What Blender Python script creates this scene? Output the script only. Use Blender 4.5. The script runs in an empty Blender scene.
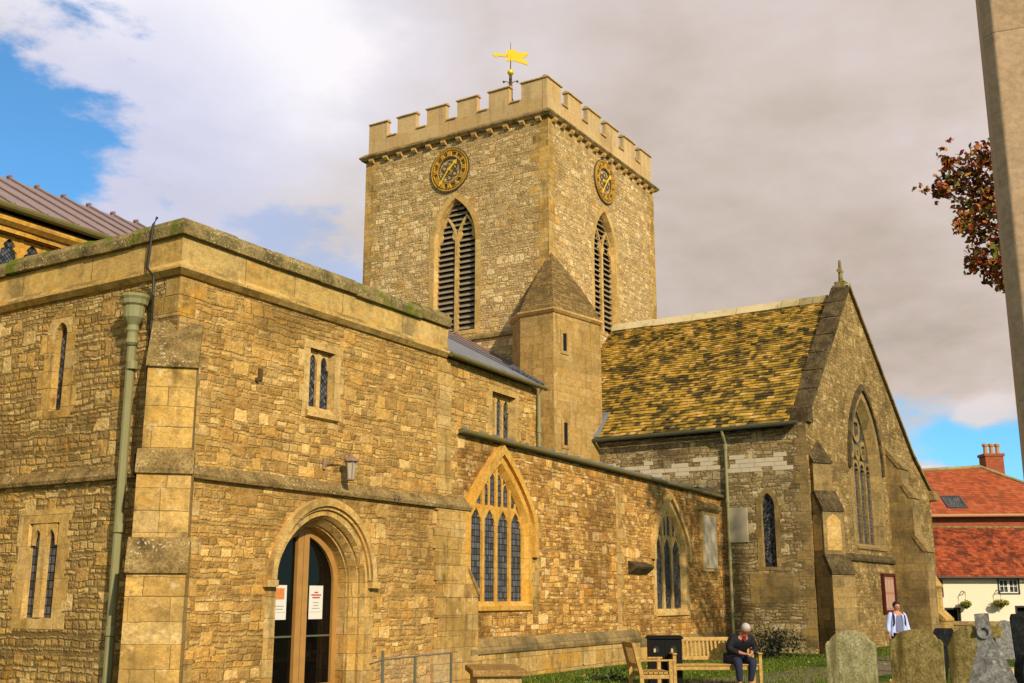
import bpy, bmesh, math, random
from mathutils import Vector, Matrix
from mathutils.geometry import tessellate_polygon
R = math.radians
random.seed(7)
S = bpy.context.scene
col = S.collection

# ------------------------------------------------------------------ camera
HEAD = 31.7
cam_d = bpy.data.cameras.new('camera'); cam = bpy.data.objects.new('camera', cam_d); col.objects.link(cam)
cam_d.sensor_width = 36; cam_d.lens = 1110 / 1024 * 36; cam_d.clip_start = .1; cam_d.clip_end = 3000
cam.location = (0, 0, 1.65); cam.rotation_euler = (R(90 + 13.11), 0, R(HEAD - 90))
S.camera = cam
CA, SA = math.cos(R(HEAD)), math.sin(R(HEAD))
def FR(F, r, z=0): return Vector((F * CA + r * SA, F * SA - r * CA, z))   # metres ahead of / right of the viewpoint

# ------------------------------------------------------------------ colours
def c(h):
    h = h.lstrip('#'); v = [int(h[i:i + 2], 16) / 255 for i in (0, 2, 4)]
    return tuple((x / 12.92 if x < .04045 else ((x + .055) / 1.055) ** 2.4) for x in v) + (1,)

# ------------------------------------------------------------------ node helpers
class NT:
    def __init__(s, nt): s.t = nt; s.nodes = nt.nodes; s.links = nt.links
    def n(s, typ, ins=None, **at):
        nd = s.nodes.new(typ)
        for k, v in at.items(): setattr(nd, k, v)
        for k, v in (ins or {}).items():
            sk = nd.inputs[k]
            if isinstance(v, bpy.types.NodeSocket): s.links.new(v, sk)
            else: sk.default_value = v
        return nd
    def m(s, op, a, b=0., cc=0., clamp=False):
        nd = s.n('ShaderNodeMath', operation=op, use_clamp=clamp)
        for i, v in enumerate((a, b, cc)):
            if isinstance(v, bpy.types.NodeSocket): s.links.new(v, nd.inputs[i])
            else: nd.inputs[i].default_value = v
        return nd.outputs[0]
    def vm(s, op, a, b=(0, 0, 0), sc=None):
        nd = s.n('ShaderNodeVectorMath', operation=op)
        for i, v in enumerate((a, b)):
            if isinstance(v, bpy.types.NodeSocket): s.links.new(v, nd.inputs[i])
            else: nd.inputs[i].default_value = v
        if sc is not None:
            if isinstance(sc, bpy.types.NodeSocket): s.links.new(sc, nd.inputs['Scale'])
            else: nd.inputs['Scale'].default_value = sc
        return nd.outputs['Value'] if op in ('DOT_PRODUCT', 'LENGTH') else nd.outputs[0]
    def noise(s, vec, scale, detail=3, rough=.55, out=0, dim='3D', dist=0):
        nd = s.n('ShaderNodeTexNoise', {'Scale': scale, 'Detail': detail, 'Roughness': rough, 'Distortion': dist}, noise_dimensions=dim)
        if vec is not None:
            s.links.new(vec, nd.inputs['W' if dim == '1D' else 'Vector'])
        return nd.outputs[out]
    def ss(s, x, lo, hi):
        nd = s.n('ShaderNodeMapRange', {'From Min': lo, 'From Max': hi}, interpolation_type='SMOOTHSTEP', clamp=True)
        s.links.new(x, nd.inputs['Value']); return nd.outputs[0]
    def mix(s, f, a, b, bt='MIX'):
        nd = s.n('ShaderNodeMix', data_type='RGBA', blend_type=bt)
        for i, v in ((0, f), (6, a), (7, b)):
            if isinstance(v, bpy.types.NodeSocket): s.links.new(v, nd.inputs[i])
            else: nd.inputs[i].default_value = v
        return nd.outputs[2]
    def ramp(s, f, stops, interp='LINEAR'):
        nd = s.n('ShaderNodeValToRGB'); cr = nd.color_ramp; cr.interpolation = interp
        while len(cr.elements) < len(stops): cr.elements.new(.5)
        for e, (p, co) in zip(cr.elements, stops): e.position = p; e.color = co
        s.links.new(f, nd.inputs[0]); return nd.outputs[0]

# ------------------------------------------------------------------ world, sun, exposure
SUNV = Vector((-.60, -1.0, .60)).normalized()
w = bpy.data.worlds.new('World'); S.world = w; w.use_nodes = True
t = NT(w.node_tree); t.nodes.clear()
sky = t.n('ShaderNodeTexSky', sky_type='NISHITA', sun_disc=False)
sky.sun_elevation = math.asin(SUNV.z); sky.sun_rotation = math.atan2(SUNV.x, SUNV.y); sky.air_density = 1.0; sky.dust_density = .3; sky.ozone_density = 2
blue = t.mix(1., sky.outputs[0], (.060, .120, .150, 1), 'MULTIPLY')
tc = t.n('ShaderNodeTexCoord').outputs['Generated']
sep = t.n('ShaderNodeSeparateXYZ', {0: tc})
den = t.m('ADD', t.m('MAXIMUM', sep.outputs[2], 0), .22)
pv = t.n('ShaderNodeCombineXYZ', {0: t.m('DIVIDE', sep.outputs[0], den), 1: t.m('DIVIDE', sep.outputs[1], den), 2: sep.outputs[2]}).outputs[0]
n1 = t.noise(pv, 1.1, 7, .55, dist=.3); n2 = t.noise(t.vm('ADD', pv, (7.3, 2.1, 4)), 2.6, 7, .6); n3 = t.noise(tc, 3.2, 6, .55)
def pixdir(px, py):
    f = 1110; P_ = R(13.11); u = 341.5 - py; r = px - 512
    F = f * math.cos(P_) - u * math.sin(P_); U = f * math.sin(P_) + u * math.cos(P_)
    return Vector((F * CA + r * SA, F * SA - r * CA, U)).normalized()
def spot(px, py, r0, r1, st=(1, 1, 1)):                  # soft patch of sky round a direction
    d = t.vm('SUBTRACT', tc, tuple(pixdir(px, py))); d = t.vm('MULTIPLY', d, st)
    return t.ss(t.vm('LENGTH', d), r1, r0)
wob = t.m('MULTIPLY', t.m('SUBTRACT', n3, .5), .9)
wob2 = t.m('MULTIPLY', t.m('SUBTRACT', t.noise(t.vm('MULTIPLY', tc, (1, 1, 2.2)), 8, 6, .62), .5), 2.1)
def gap(*a, **k): return t.m('ADD', spot(*a, **k), t.m('ADD', wob, wob2))
g1 = t.ss(gap(-60, 150, .04, .24), .40, .80)
g2 = t.ss(gap(930, 446, .03, .15, st=(1, 1, 2.0)), .42, 1.0)
g2b = t.ss(gap(1060, 470, .02, .14, st=(1, 1, 1.6)), .55, .9)
g3 = t.ss(gap(300, 265, .0, .16), .62, 1.0)
far = t.ss(t.vm('DOT_PRODUCT', tc, tuple(pixdir(512, 200))), .70, .35)     # beyond the clouds seen here the sky is half open
gf = t.m('MULTIPLY', far, t.ss(n1, .46, .56))
gapm = t.m('MAXIMUM', t.m('MAXIMUM', t.m('MULTIPLY', g1, .97), t.m('MULTIPLY', g3, .22)), t.m('MAXIMUM', t.m('MAXIMUM', g2, g2b), gf))
shade = t.m('ADD', t.m('MULTIPLY', n1, .55), t.m('ADD', t.m('MULTIPLY', n2, .30), t.m('MULTIPLY', n3, .22)))
br = t.m('MAXIMUM', spot(210, 30, .05, .38), t.m('MULTIPLY', spot(480, 10, .0, .30), .40))
val = t.m('ADD', t.m('MULTIPLY', t.m('SUBTRACT', shade, .49), 2.5), t.m('MULTIPLY', br, .46))
cl = t.ramp(t.m('ADD', val, .40, clamp=True), [(0, c('#918c90')), (.2, c('#aba5a4')), (.4, c('#c2bbb8')), (.6, c('#d2ccce')), (.82, c('#dfdce6')), (1, c('#f3f0f5'))])
warm = t.ss(t.vm('DOT_PRODUCT', tc, tuple(pixdir(1000, 250))), .80, .99)
cl = t.mix(t.m('MULTIPLY', warm, .8), cl, c('#f8eadb'), 'MULTIPLY')
cl = t.mix(t.m('MULTIPLY', g3, .5), cl, c('#a9b6da'))
lav = t.ss(t.m('ADD', spot(110, 160, .0, .30), wob), .35, .95); cl = t.mix(t.m('MULTIPLY', lav, .55), cl, c('#b9bddd'))
puff = t.m('MAXIMUM', t.ss(t.m('ADD', spot(915, 474, .0, .055, st=(1, 1, 1.6)), wob2), .35, .75), t.m('MULTIPLY', t.ss(t.m('ADD', spot(975, 408, .0, .085, st=(1, 1, 2.6)), wob2), .35, .8), .9))
gapm = t.m('MULTIPLY', gapm, t.m('SUBTRACT', 1., puff)); cl = t.mix(t.m('MULTIPLY', puff, .6), cl, c('#e9dedd'))
skyc = t.mix(gapm, cl, blue)
bg = t.n('ShaderNodeBackground', {'Color': skyc, 'Strength': 1.0})
t.links.new(bg.outputs[0], t.n('ShaderNodeOutputWorld').inputs[0])
sd = bpy.data.lights.new('sun', 'SUN'); sd.energy = 4.3; sd.angle = R(.8); sd.color = (1, .87, .69)
so = bpy.data.objects.new('sun', sd); col.objects.link(so); so.rotation_euler = (-SUNV).to_track_quat('-Z', 'Y').to_euler(); so.location = (-20, -40, 40)
S.view_settings.view_transform = 'Standard'; S.view_settings.look = 'None'; S.view_settings.exposure = .14; S.view_settings.gamma = 1
S.render.resolution_x, S.render.resolution_y = 1024, 683

# ------------------------------------------------------------------ materials
MATS = {}
def newmat(name):
    m = bpy.data.materials.new(name); m.use_nodes = True; t = NT(m.node_tree); t.nodes.clear()
    b = t.n('ShaderNodeBsdfPrincipled'); t.links.new(b.outputs[0], t.n('ShaderNodeOutputMaterial').inputs[0])
    MATS[name] = m; return m, t, b
def setb(t, b, base=None, rough=None, bump=None, dist=.02, strength=.7, metal=0, spec=.3):
    for k, v in (('Base Color', base), ('Roughness', rough), ('Metallic', metal), ('Specular IOR Level', spec)):
        if v is None: continue
        if isinstance(v, bpy.types.NodeSocket): t.links.new(v, b.inputs[k])
        else: b.inputs[k].default_value = v
    if bump is not None:
        bn = t.n('ShaderNodeBump', {'Height': bump, 'Distance': dist, 'Strength': strength}); t.links.new(bn.outputs[0], b.inputs['Normal'])

# node group: irregular coursed stones.  Vector, RowH, Len -> Edge (m), Color
g = bpy.data.node_groups.new('stone_cells', 'ShaderNodeTree')
for nm, ty in (('Vector', 'NodeSocketVector'), ('RowH', 'NodeSocketFloat'), ('Len', 'NodeSocketFloat'), ('Warp', 'NodeSocketFloat')):
    g.interface.new_socket(nm, in_out='INPUT', socket_type=ty)
for nm, ty in (('Edge', 'NodeSocketFloat'), ('Color', 'NodeSocketColor')):
    g.interface.new_socket(nm, in_out='OUTPUT', socket_type=ty)
t = NT(g); gi = t.n('NodeGroupInput').outputs; go = t.n('NodeGroupOutput')
sp_ = t.n('ShaderNodeSeparateXYZ', {0: gi['Vector']})
v_ = t.m('DIVIDE', sp_.outputs[1], gi['RowH'])
vr = t.m('ADD', v_, t.m('MULTIPLY', t.noise(t.m('MULTIPLY', v_, .9), 1, 1, .5, dim='1D'), gi['Warp']))
row = t.m('FLOOR', vr); fv = t.m('SUBTRACT', vr, row)
rn = t.n('ShaderNodeTexWhiteNoise', {'W': row}, noise_dimensions='1D').outputs[0]
W_ = t.m('ADD', t.m('MULTIPLY', t.m('DIVIDE', sp_.outputs[0], gi['Len']), t.m('ADD', t.m('MULTIPLY', rn, .7), .65)), t.m('MULTIPLY', rn, 571.3))
vo = t.n('ShaderNodeTexVoronoi', {'W': W_, 'Scale': 1., 'Randomness': 1.}, voronoi_dimensions='1D', feature='F1')
ve = t.n('ShaderNodeTexVoronoi', {'W': W_, 'Scale': 1., 'Randomness': 1.}, voronoi_dimensions='1D', feature='DISTANCE_TO_EDGE')
eu = t.m('MULTIPLY', ve.outputs['Distance'], gi['Len'])
ev = t.m('MULTIPLY', t.m('MINIMUM', fv, t.m('SUBTRACT', 1., fv)), gi['RowH'])
t.links.new(t.m('MINIMUM', eu, ev), go.inputs['Edge']); t.links.new(vo.outputs['Color'], go.inputs['Color'])
CELLS = g
def cells(t, vec, rh, ln, warp=1.1):
    nd = t.n('ShaderNodeGroup', node_tree=CELLS)
    t.links.new(vec, nd.inputs[0]); nd.inputs[1].default_value = rh; nd.inputs[2].default_value = ln; nd.inputs[3].default_value = warp
    return nd.outputs[0], nd.outputs[1]

def masonry(name, cols, rh, ln, mortar, dist=.05, joint=.014, stains=(), big=.5, bump=.03, strength=.9, warp=1.1, seed=0, bigk=2.1, var=.35, fine=.35, tone=(1.02, .958, .81), lone=.66, cellmix=.55, streak=.0):
    m, t, b = newmat(name)
    uv = t.n('ShaderNodeUVMap').outputs[0]; uv = t.vm('ADD', uv, (seed * 3.7, seed * 1.3, seed))
    d1 = t.vm('SUBTRACT', t.noise(uv, 2.2, 2, .5, out=1), (.5, .5, .5)); d2 = t.vm('SUBTRACT', t.noise(uv, 9, 3, .6, out=1), (.5, .5, .5))
    p = t.vm('ADD', uv, t.vm('ADD', t.vm('SCALE', d1, sc=dist * 2.2), t.vm('SCALE', d2, sc=dist * 1.0)))
    e1, c1 = cells(t, p, rh, ln, warp); e2, c2 = cells(t, p, rh * bigk, ln * 1.5, warp)
    mk = t.m('GREATER_THAN', t.noise(uv, .9, 2, .5), 1 - big) if big > 0 else 0.
    if lone > 0 and big > 0: mk = t.m('MULTIPLY', mk, t.m('GREATER_THAN', t.n('ShaderNodeSeparateColor', {0: c2}).outputs[1], lone))
    e = t.m('ADD', t.m('MULTIPLY', e1, t.m('SUBTRACT', 1., mk)), t.m('MULTIPLY', e2, mk)); cc = t.mix(mk, c1, c2)
    sc = t.n('ShaderNodeSeparateColor', {0: cc}).outputs
    k = len(cols)
    base = t.ramp(sc[0], [(i / k, co) for i, co in enumerate(cols)], 'CONSTANT')
    soft = t.ramp(t.noise(t.vm('MULTIPLY', uv, (1, 1.7, 1)), 3.3, 6, .72), [(.30 + .42 * i / max(1, k - 1), co) for i, co in enumerate(sorted(cols, key=lambda q: q[1]))])
    base = t.mix(cellmix, soft, base)
    big_ = t.ss(t.noise(t.vm('ADD', uv, (31, 17, 5)), .23, 3, .6), .36, .64); base = t.mix(t.m('MULTIPLY', big_, .22), base, t.vm('MULTIPLY', base, (.62, .62, .66)))
    bri = t.m('ADD', t.m('MULTIPLY', sc[1], var), 1 - var * .5)
    fn = t.m('ADD', t.m('MULTIPLY', t.noise(uv, 30, 4, .7), .55), t.m('MULTIPLY', t.noise(uv, 9, 4, .65), .45)); fn = t.ss(fn, .33, .67)
    bri = t.m('MULTIPLY', bri, t.m('ADD', t.m('MULTIPLY', fn, fine * 2), 1 - fine))
    base = t.vm('SCALE', base, sc=bri)
    jn = t.m('ADD', .35, t.m('MULTIPLY', t.noise(uv, 5, 3, .6), 1.3))
    ee = t.m('DIVIDE', e, jn)
    mj = t.ss(ee, joint * .1, joint * 1.7)
    base = t.mix(mj, t.vm('SCALE', t.mix(t.ss(t.noise(uv, 3.1, 4, .65), .38, .62), mortar, (mortar[0] * .62, mortar[1] * .57, mortar[2] * .49, 1)), sc=t.m('ADD', .75, t.m('MULTIPLY', fn, .4))), base)
    for i, (scol, scale, lo, hi, amt) in enumerate(stains):
        nz = t.noise(t.vm('ADD', uv, (i * 9.1 + 3, i * 4.7, i)), scale, 5, .62)
        base = t.mix(t.m('MULTIPLY', t.ss(nz, lo, hi), amt), base, scol)
    if streak: base = t.mix(t.m('MULTIPLY', t.ss(t.noise(t.vm('MULTIPLY', uv, (4.5, .55, 1)), 1, 4, .6), .48, .70), streak), base, t.vm('SCALE', base, sc=.45))
    base = t.vm('MULTIPLY', base, tone)
    h = t.m('ADD', t.m('MULTIPLY', t.ss(ee, 0, joint * 2.4), .42), t.m('ADD', t.m('MULTIPLY', sc[2], .45), t.m('ADD', t.m('MULTIPLY', t.noise(uv, 11, 5, .65), 1.3), t.m('MULTIPLY', t.noise(uv, 38, 3, .6), .35))))
    setb(t, b, base, .92, h, bump, strength, spec=.12)
    return m

Y1, Y2, Y3, Y4, Y5 = c('#d2a45a'), c('#c08c3e'), c('#b39260'), c('#9a7440'), c('#dcb468')
masonry('rubble_ochre', [c('#d3ab62'), c('#c0944c'), c('#b89a62'), c('#ab8346'), c('#8c6c3e'), c('#e6c684'), c('#c8a25e'), c('#9c8050')], .088, .20, c('#c4a366'), joint=.013, big=.6, warp=1.5, var=.45, fine=.30, cellmix=.55, bump=.042,
        stains=[(c('#6a5531'), .5, .50, .68, .5), (c('#dc9c34'), 1.1, .60, .74, .4), (c('#4a3a20'), 3.0, .57, .75, .45), (c('#ecd29a'), 2.0, .62, .74, .45)])
masonry('rubble_aisle', [Y1, c('#b07e3c'), c('#ecd09a'), c('#946a38'), c('#c79650'), c('#997442'), Y5, c('#7e5c32'), c('#e0b870')], .088, .21, c('#b8935a'), joint=.012, big=.62, cellmix=.55, fine=.30, warp=1.5, var=.5, seed=3, bump=.04,
        stains=[(c('#5a4020'), .42, .50, .64, .5), (c('#f0d498'), 2.2, .58, .70, .55), (c('#d08820'), 1.1, .6, .7, .45), (c('#4a3418'), 3.4, .57, .72, .5)])
masonry('rubble_west', [c('#d0b67e'), c('#bfa066'), c('#a88e5c'), c('#dcc58e'), c('#b08c50'), c('#94794c'), c('#c9a258')], .10, .20, c('#9a8454'), joint=.018, big=.5, cellmix=.55, warp=1.5, var=.5, seed=5, bump=.05, fine=.30,
        stains=[(c('#5c4c30'), .6, .52, .68, .45), (c('#d09a34'), 1.2, .60, .72, .4), (c('#463920'), 3.0, .58, .74, .45)])
masonry('rubble_tower', [c('#dcc697'), c('#c2a87a'), c('#d3bd92'), c('#ab9162'), c('#e8d6ac'), c('#b8945a'), c('#cfae6e')], .095, .21, c('#bfa474'), dist=.07, joint=.015, big=.55, cellmix=.45, warp=1.5, var=.45, fine=.32, seed=8, bump=.045,
        stains=[(c('#7a6338'), .5, .54, .70, .4), (c('#cf963c'), .9, .58, .72, .45), (c('#4e4028'), 2.5, .58, .74, .5), (c('#efe0b8'), 1.8, .60, .74, .45)])

masonry('rubble_transept', [c('#a3946e'), c('#8b7c5c'), c('#b0a283'), c('#756748'), c('#948059'), c('#c4b796')], .12, .30, c('#84744f'), joint=.022, dist=.09, big=.5, cellmix=.5, warp=1.4, var=.5, seed=12,
        stains=[(c('#4e4531'), .7, .50, .66, .6), (c('#c9bc9c'), 1.9, .62, .68, .7), (c('#a07a30'), 1.0, .62, .74, .35)])
masonry('rubble_gable', [c('#ad9562'), c('#977f52'), c('#c0ac7e'), c('#7e6b44'), c('#8f784c')], .13, .26, c('#a08655'), joint=.022, dist=.12, big=.4, cellmix=.5, warp=1.4, var=.5, seed=14, bump=.045,
        stains=[(c('#5a4a30'), 1.1, .50, .66, .6), (c('#4a3d28'), .5, .52, .68, .4), (c('#dcc690'), 2.4, .58, .7, .55)])
masonry('ashlar', [c('#c4a468'), c('#b69458'), c('#c0a878'), c('#a98446'), c('#cda75c')], .31, .62, c('#8a7448'), dist=.014, joint=.004, big=0, warp=.5, bump=.022, strength=.7, var=.24, fine=.28, seed=2, cellmix=.5, streak=.6,
        stains=[(c('#86703f'), .9, .44, .66, .65), (c('#cf9426'), 1.0, .56, .70, .55), (c('#4e4128'), 2.4, .54, .72, .6), (c('#e0d2a8'), 4, .58, .70, .55), (c('#6b5836'), 9, .56, .72, .45)])
masonry('ashlar_turret', [c('#b99a62'), c('#ad8e54'), c('#b59c6c'), c('#927642')], .30, .5, c('#8f7a4c'), dist=.012, joint=.003, big=0, warp=.5, bump=.016, strength=.6, var=.16, fine=.26, seed=52, cellmix=.35, streak=.5,
        stains=[(c('#7a663c'), .7, .48, .70, .5), (c('#cf9a34'), 1.2, .60, .74, .35), (c('#4e4229'), 3.0, .58, .76, .45), (c('#dccb9c'), 3, .60, .72, .45)])
masonry('ashlar_pale', [c('#c4ad78'), c('#bba26c'), c('#c9b585'), c('#b39a66')], .34, .7, c('#94845f'), dist=.006, joint=.004, big=0, warp=.4, bump=.010, strength=.45, var=.15, fine=.22, streak=.4, seed=21,
        stains=[(c('#8a7a58'), .6, .50, .72, .45), (c('#5f553f'), 4, .62, .78, .35), (c('#c99a3e'), 1.3, .62, .75, .3)])
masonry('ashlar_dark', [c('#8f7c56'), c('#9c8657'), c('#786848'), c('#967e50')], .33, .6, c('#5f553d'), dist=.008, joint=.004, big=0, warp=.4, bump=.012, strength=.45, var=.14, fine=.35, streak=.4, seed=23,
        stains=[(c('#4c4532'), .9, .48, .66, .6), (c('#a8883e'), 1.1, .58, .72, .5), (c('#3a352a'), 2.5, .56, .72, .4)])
masonry('parapet_stone', [c('#c6a96a'), c('#b89858'), c('#c8ae74'), c('#b08c46')], .9, 1.15, c('#7c6a44'), dist=.006, joint=.006, big=0, warp=.0, bump=.012, strength=.5, var=.15, fine=.3, streak=.4, seed=27,
        stains=[(c('#5d5138'), 1.3, .48, .66, .65), (c('#c88f24'), 1.9, .58, .68, .5), (c('#cbbf9d'), 5, .64, .7, .5)])
masonry('trim', [c('#cfa04a'), c('#c8953c'), c('#d4ab5c')], .5, .9, c('#a27f42'), dist=.006, joint=.003, big=0, warp=.4, bump=.010, strength=.45, var=.18, fine=.32, streak=.4, seed=31, cellmix=.5,
        stains=[(c('#a27a3a'), 1.2, .52, .72, .5), (c('#6e5c3a'), 5, .62, .76, .4)])
masonry('trim_grey', [c('#c4a468'), c('#b89656'), c('#ccb078')], .5, .9, c('#776a4c'), dist=.004, joint=.003, big=0, warp=.4, bump=.008, strength=.4, var=.18, fine=.35, streak=.4, seed=33, cellmix=.5,
        stains=[(c('#6b5c3e'), 1.2, .50, .70, .6), (c('#c0974a'), 1.5, .6, .72, .4)])

def mottled(name, cols, spots, moss=None, bump=.02, scale=3., streak=0.):
    m, t, b = newmat(name); uv = t.n('ShaderNodeTexCoord').outputs['Object']
    base = t.ramp(t.noise(uv, scale, 5, .65), [(.3, cols[0]), (.5, cols[1]), (.68, cols[2])])
    vz = t.n('ShaderNodeTexVoronoi', {'Scale': 16., 'Vector': t.vm('ADD', uv, t.vm('SCALE', t.noise(uv, 9, 3, .5, out=1), sc=.12))})
    base = t.mix(t.m('MULTIPLY', t.ss(vz.outputs['Distance'], .33, .2), t.ss(t.noise(uv, 2.3, 3), .46, .6)), base, spots)
    base = t.mix(t.m('MULTIPLY', t.ss(t.noise(uv, 30, 3, .7), .42, .62), .5), base, (cols[0][0] * .5, cols[0][1] * .5, cols[0][2] * .5, 1))
    if streak: base = t.mix(t.m('MULTIPLY', t.ss(t.noise(t.vm('MULTIPLY', uv, (7, 7, 1.1)), 1, 4, .6), .46, .66), streak), base, (cols[0][0] * .6, cols[0][1] * .55, cols[0][2] * .5, 1))
    if moss:
        base = t.mix(t.ss(t.noise(t.vm('ADD', uv, (5, 5, 5)), 1.7, 5, .65), .52, .60), base, t.mix(t.noise(uv, 20, 3), moss, (moss[0] * .4, moss[1] * .45, moss[2] * .4, 1)))
    setb(t, b, base, .95, t.m('ADD', t.noise(uv, 7, 4, .6), t.m('MULTIPLY', t.noise(uv, 34, 4, .7), .6)), bump * 2, .8, spec=.1)
    return m
masonry('parapet_plain', [c('#c2a878'), c('#bda06c'), c('#c7b080')], .7, 1.3, c('#a8905f'), dist=.004, joint=.002, big=0, warp=.1, bump=.008, strength=.4, var=.08, fine=.18, streak=.4, seed=41, tone=(1.04, .96, .86),
        stains=[(c('#8a7450'), .7, .52, .72, .4), (c('#6e6046'), 4, .64, .8, .35)])
masonry('turret_slates', [c('#8c7448'), c('#7a6540'), c('#9c8250'), c('#6c5938')], .11, .22, c('#5c4c30'), dist=.03, joint=.010, big=0, warp=.8, bump=.03, strength=.8, var=.35, fine=.35, seed=43,
        stains=[(c('#544428'), .8, .5, .68, .5), (c('#b08a3c'), 1.6, .6, .72, .4)])
mottled('lichen_stone', [c('#57482c'), c('#947a48'), c('#b0935c')], c('#c9b68a'))
mottled('lichen_moss', [c('#5a4d30'), c('#94804f'), c('#b09863')], c('#cfc29c'), moss=c('#78802a'))
mottled('dark_coping', [c('#3a3020'), c('#5a4b31'), c('#75643f')], c('#948460'))
mottled('grave_lichen', [c('#7d7448'), c('#aaa070'), c('#c2b788')], c('#cfc69e'), bump=.006, scale=5, streak=.75)
mottled('grave_moss', [c('#66592e'), c('#93804a'), c('#ab9a60')], c('#b8aa78'), streak=.8, bump=.006, scale=7)
mottled('grave_granite', [c('#5f5d58'), c('#85827a'), c('#a09c92')], c('#b9b5a8'), bump=.006, scale=9)
mottled('grave_dark', [c('#1b1d1c'), c('#2a2d2c'), c('#3a3c38')], c('#4a4c46'), bump=.004, scale=9)
mottled('tomb_stone', [c('#a08348'), c('#c2a468'), c('#d3b87c')], c('#dccba0'), bump=.004, scale=6)
mottled('slab_stone', [c('#806236'), c('#a07c46'), c('#b59458')], c('#c9a868'), bump=.006, scale=8)

def simple(name, colr, rough=.5, metal=0, var=.15, scale=12, bump=0, spec=.4):
    m, t, b = newmat(name); uv = t.n('ShaderNodeTexCoord').outputs['Object']
    base = t.vm('SCALE', t.mix(0., colr, colr), sc=t.m('ADD', 1 - var, t.m('MULTIPLY', t.noise(uv, scale, 4, .6), var * 2)))
    setb(t, b, base, rough, t.noise(uv, scale * 3, 3) if bump else None, bump, .5, metal, spec); return m
masonry('shaft_stone', [c('#b89c7c'), c('#b09474'), c('#bca286')], 1.95, 9., c('#a89272'), dist=.002, joint=.003, big=0, warp=0., bump=.006, strength=.4, var=.06, fine=.2, seed=61, cellmix=.3, streak=.25, tone=(1, .97, .9),
        stains=[(c('#a08c6c'), 1.4, .52, .74, .4), (c('#8a785a'), 7, .60, .78, .35)])
simple('gutter_paint', c('#6a5f30'), .5, var=.35, spec=.2); simple('pipe_paint', c('#8a855a'), .5, var=.18, scale=3, spec=.2)
simple('pipe_dark', c('#4a4a34'), .5, spec=.2); simple('black_cable', c('#14120f'), .5); simple('lantern_metal', c('#8a6f5c'), .5)
simple('lead', c('#77797c'), .45, .1, var=.25, scale=4, bump=.01); simple('lead_brown', c('#8a736a'), .5, .05, var=.3, scale=2.5, bump=.01)
simple('lead_dark', c('#4b4c50'), .5, .1, var=.35, scale=6, bump=.01)
simple('gold', (.95, .62, .02, 1), .22, .35, var=.05, spec=.8); simple('clock_gold', c('#d9a830'), .35, .2, var=.1); simple('clock_dark', c('#54483a'), .6, var=.5, scale=5)
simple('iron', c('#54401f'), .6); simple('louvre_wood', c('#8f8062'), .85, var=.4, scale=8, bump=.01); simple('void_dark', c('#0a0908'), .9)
simple('oak', c('#a87c3e'), .5, var=.3, scale=5); simple('bin_black', c('#0d0b0a'), .6, var=.2, spec=.15); simple('bin_grey', c('#c9b98c'), .7)
simple('paper', c('#d9d3c2'), .8, var=.03); simple('red_ink', c('#b0463a'), .8); simple('grey_ink', c('#8b8478'), .8); simple('poster_orange', c('#d0803c'), .7, var=.6, scale=30)
simple('tablet_white', c('#c3b594'), .7, var=.2, scale=4); simple('tablet_grey', c('#aa9f82'), .75, var=.15, scale=3)
simple('notice_paper', c('#b08c72'), .7, var=.25, scale=12); simple('notice_frame', c('#4d1512'), .45); simple('notice_panel', c('#a67860'), .6, var=.2, scale=14)
simple('steel_rail', c('#77745a'), .35, .5, var=.1); simple('post_green', c('#2e3a2c'), .5)
simple('white_paint', c('#e8e0cf'), .6, var=.06, scale=2); simple('black_paint', c('#171513'), .5); simple('cream_render', c('#e6d5b4'), .9, var=.08, scale=.8, bump=.01)
simple('skin', c('#b87f62'), .55, var=.06); simple('hair_grey', c('#b5aea4'), .8, var=.3, scale=60); simple('hair_dark', c('#1c1310'), .7)
simple('jacket_black', c('#0a0a0b'), .8, var=.3); simple('scarf_red', c('#7c1413'), .85); simple('jeans', c('#23283a'), .9, var=.2); simple('shoe', c('#17120f'), .6)
simple('jacket_white', c('#b9c3e6'), .8, var=.08); simple('top_grey', c('#6f728c'), .9); simple('strap_navy', c('#15182c'), .8)
simple('pot_clay', c('#b5855a'), .8, var=.2); simple('twig', c('#3a2a1c'), .9)

# wood of the benches: streaks along the board
m, t, b = newmat('teak'); uv = t.n('ShaderNodeTexCoord').outputs['Object']
base = t.ramp(t.noise(t.vm('MULTIPLY', uv, (6, 6, 6)), 3, 5, .7), [(.3, c('#8a6a32')), (.55, c('#b8924c')), (.75, c('#cdaa62'))]); setb(t, b, base, .7, None, spec=.25)

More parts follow.
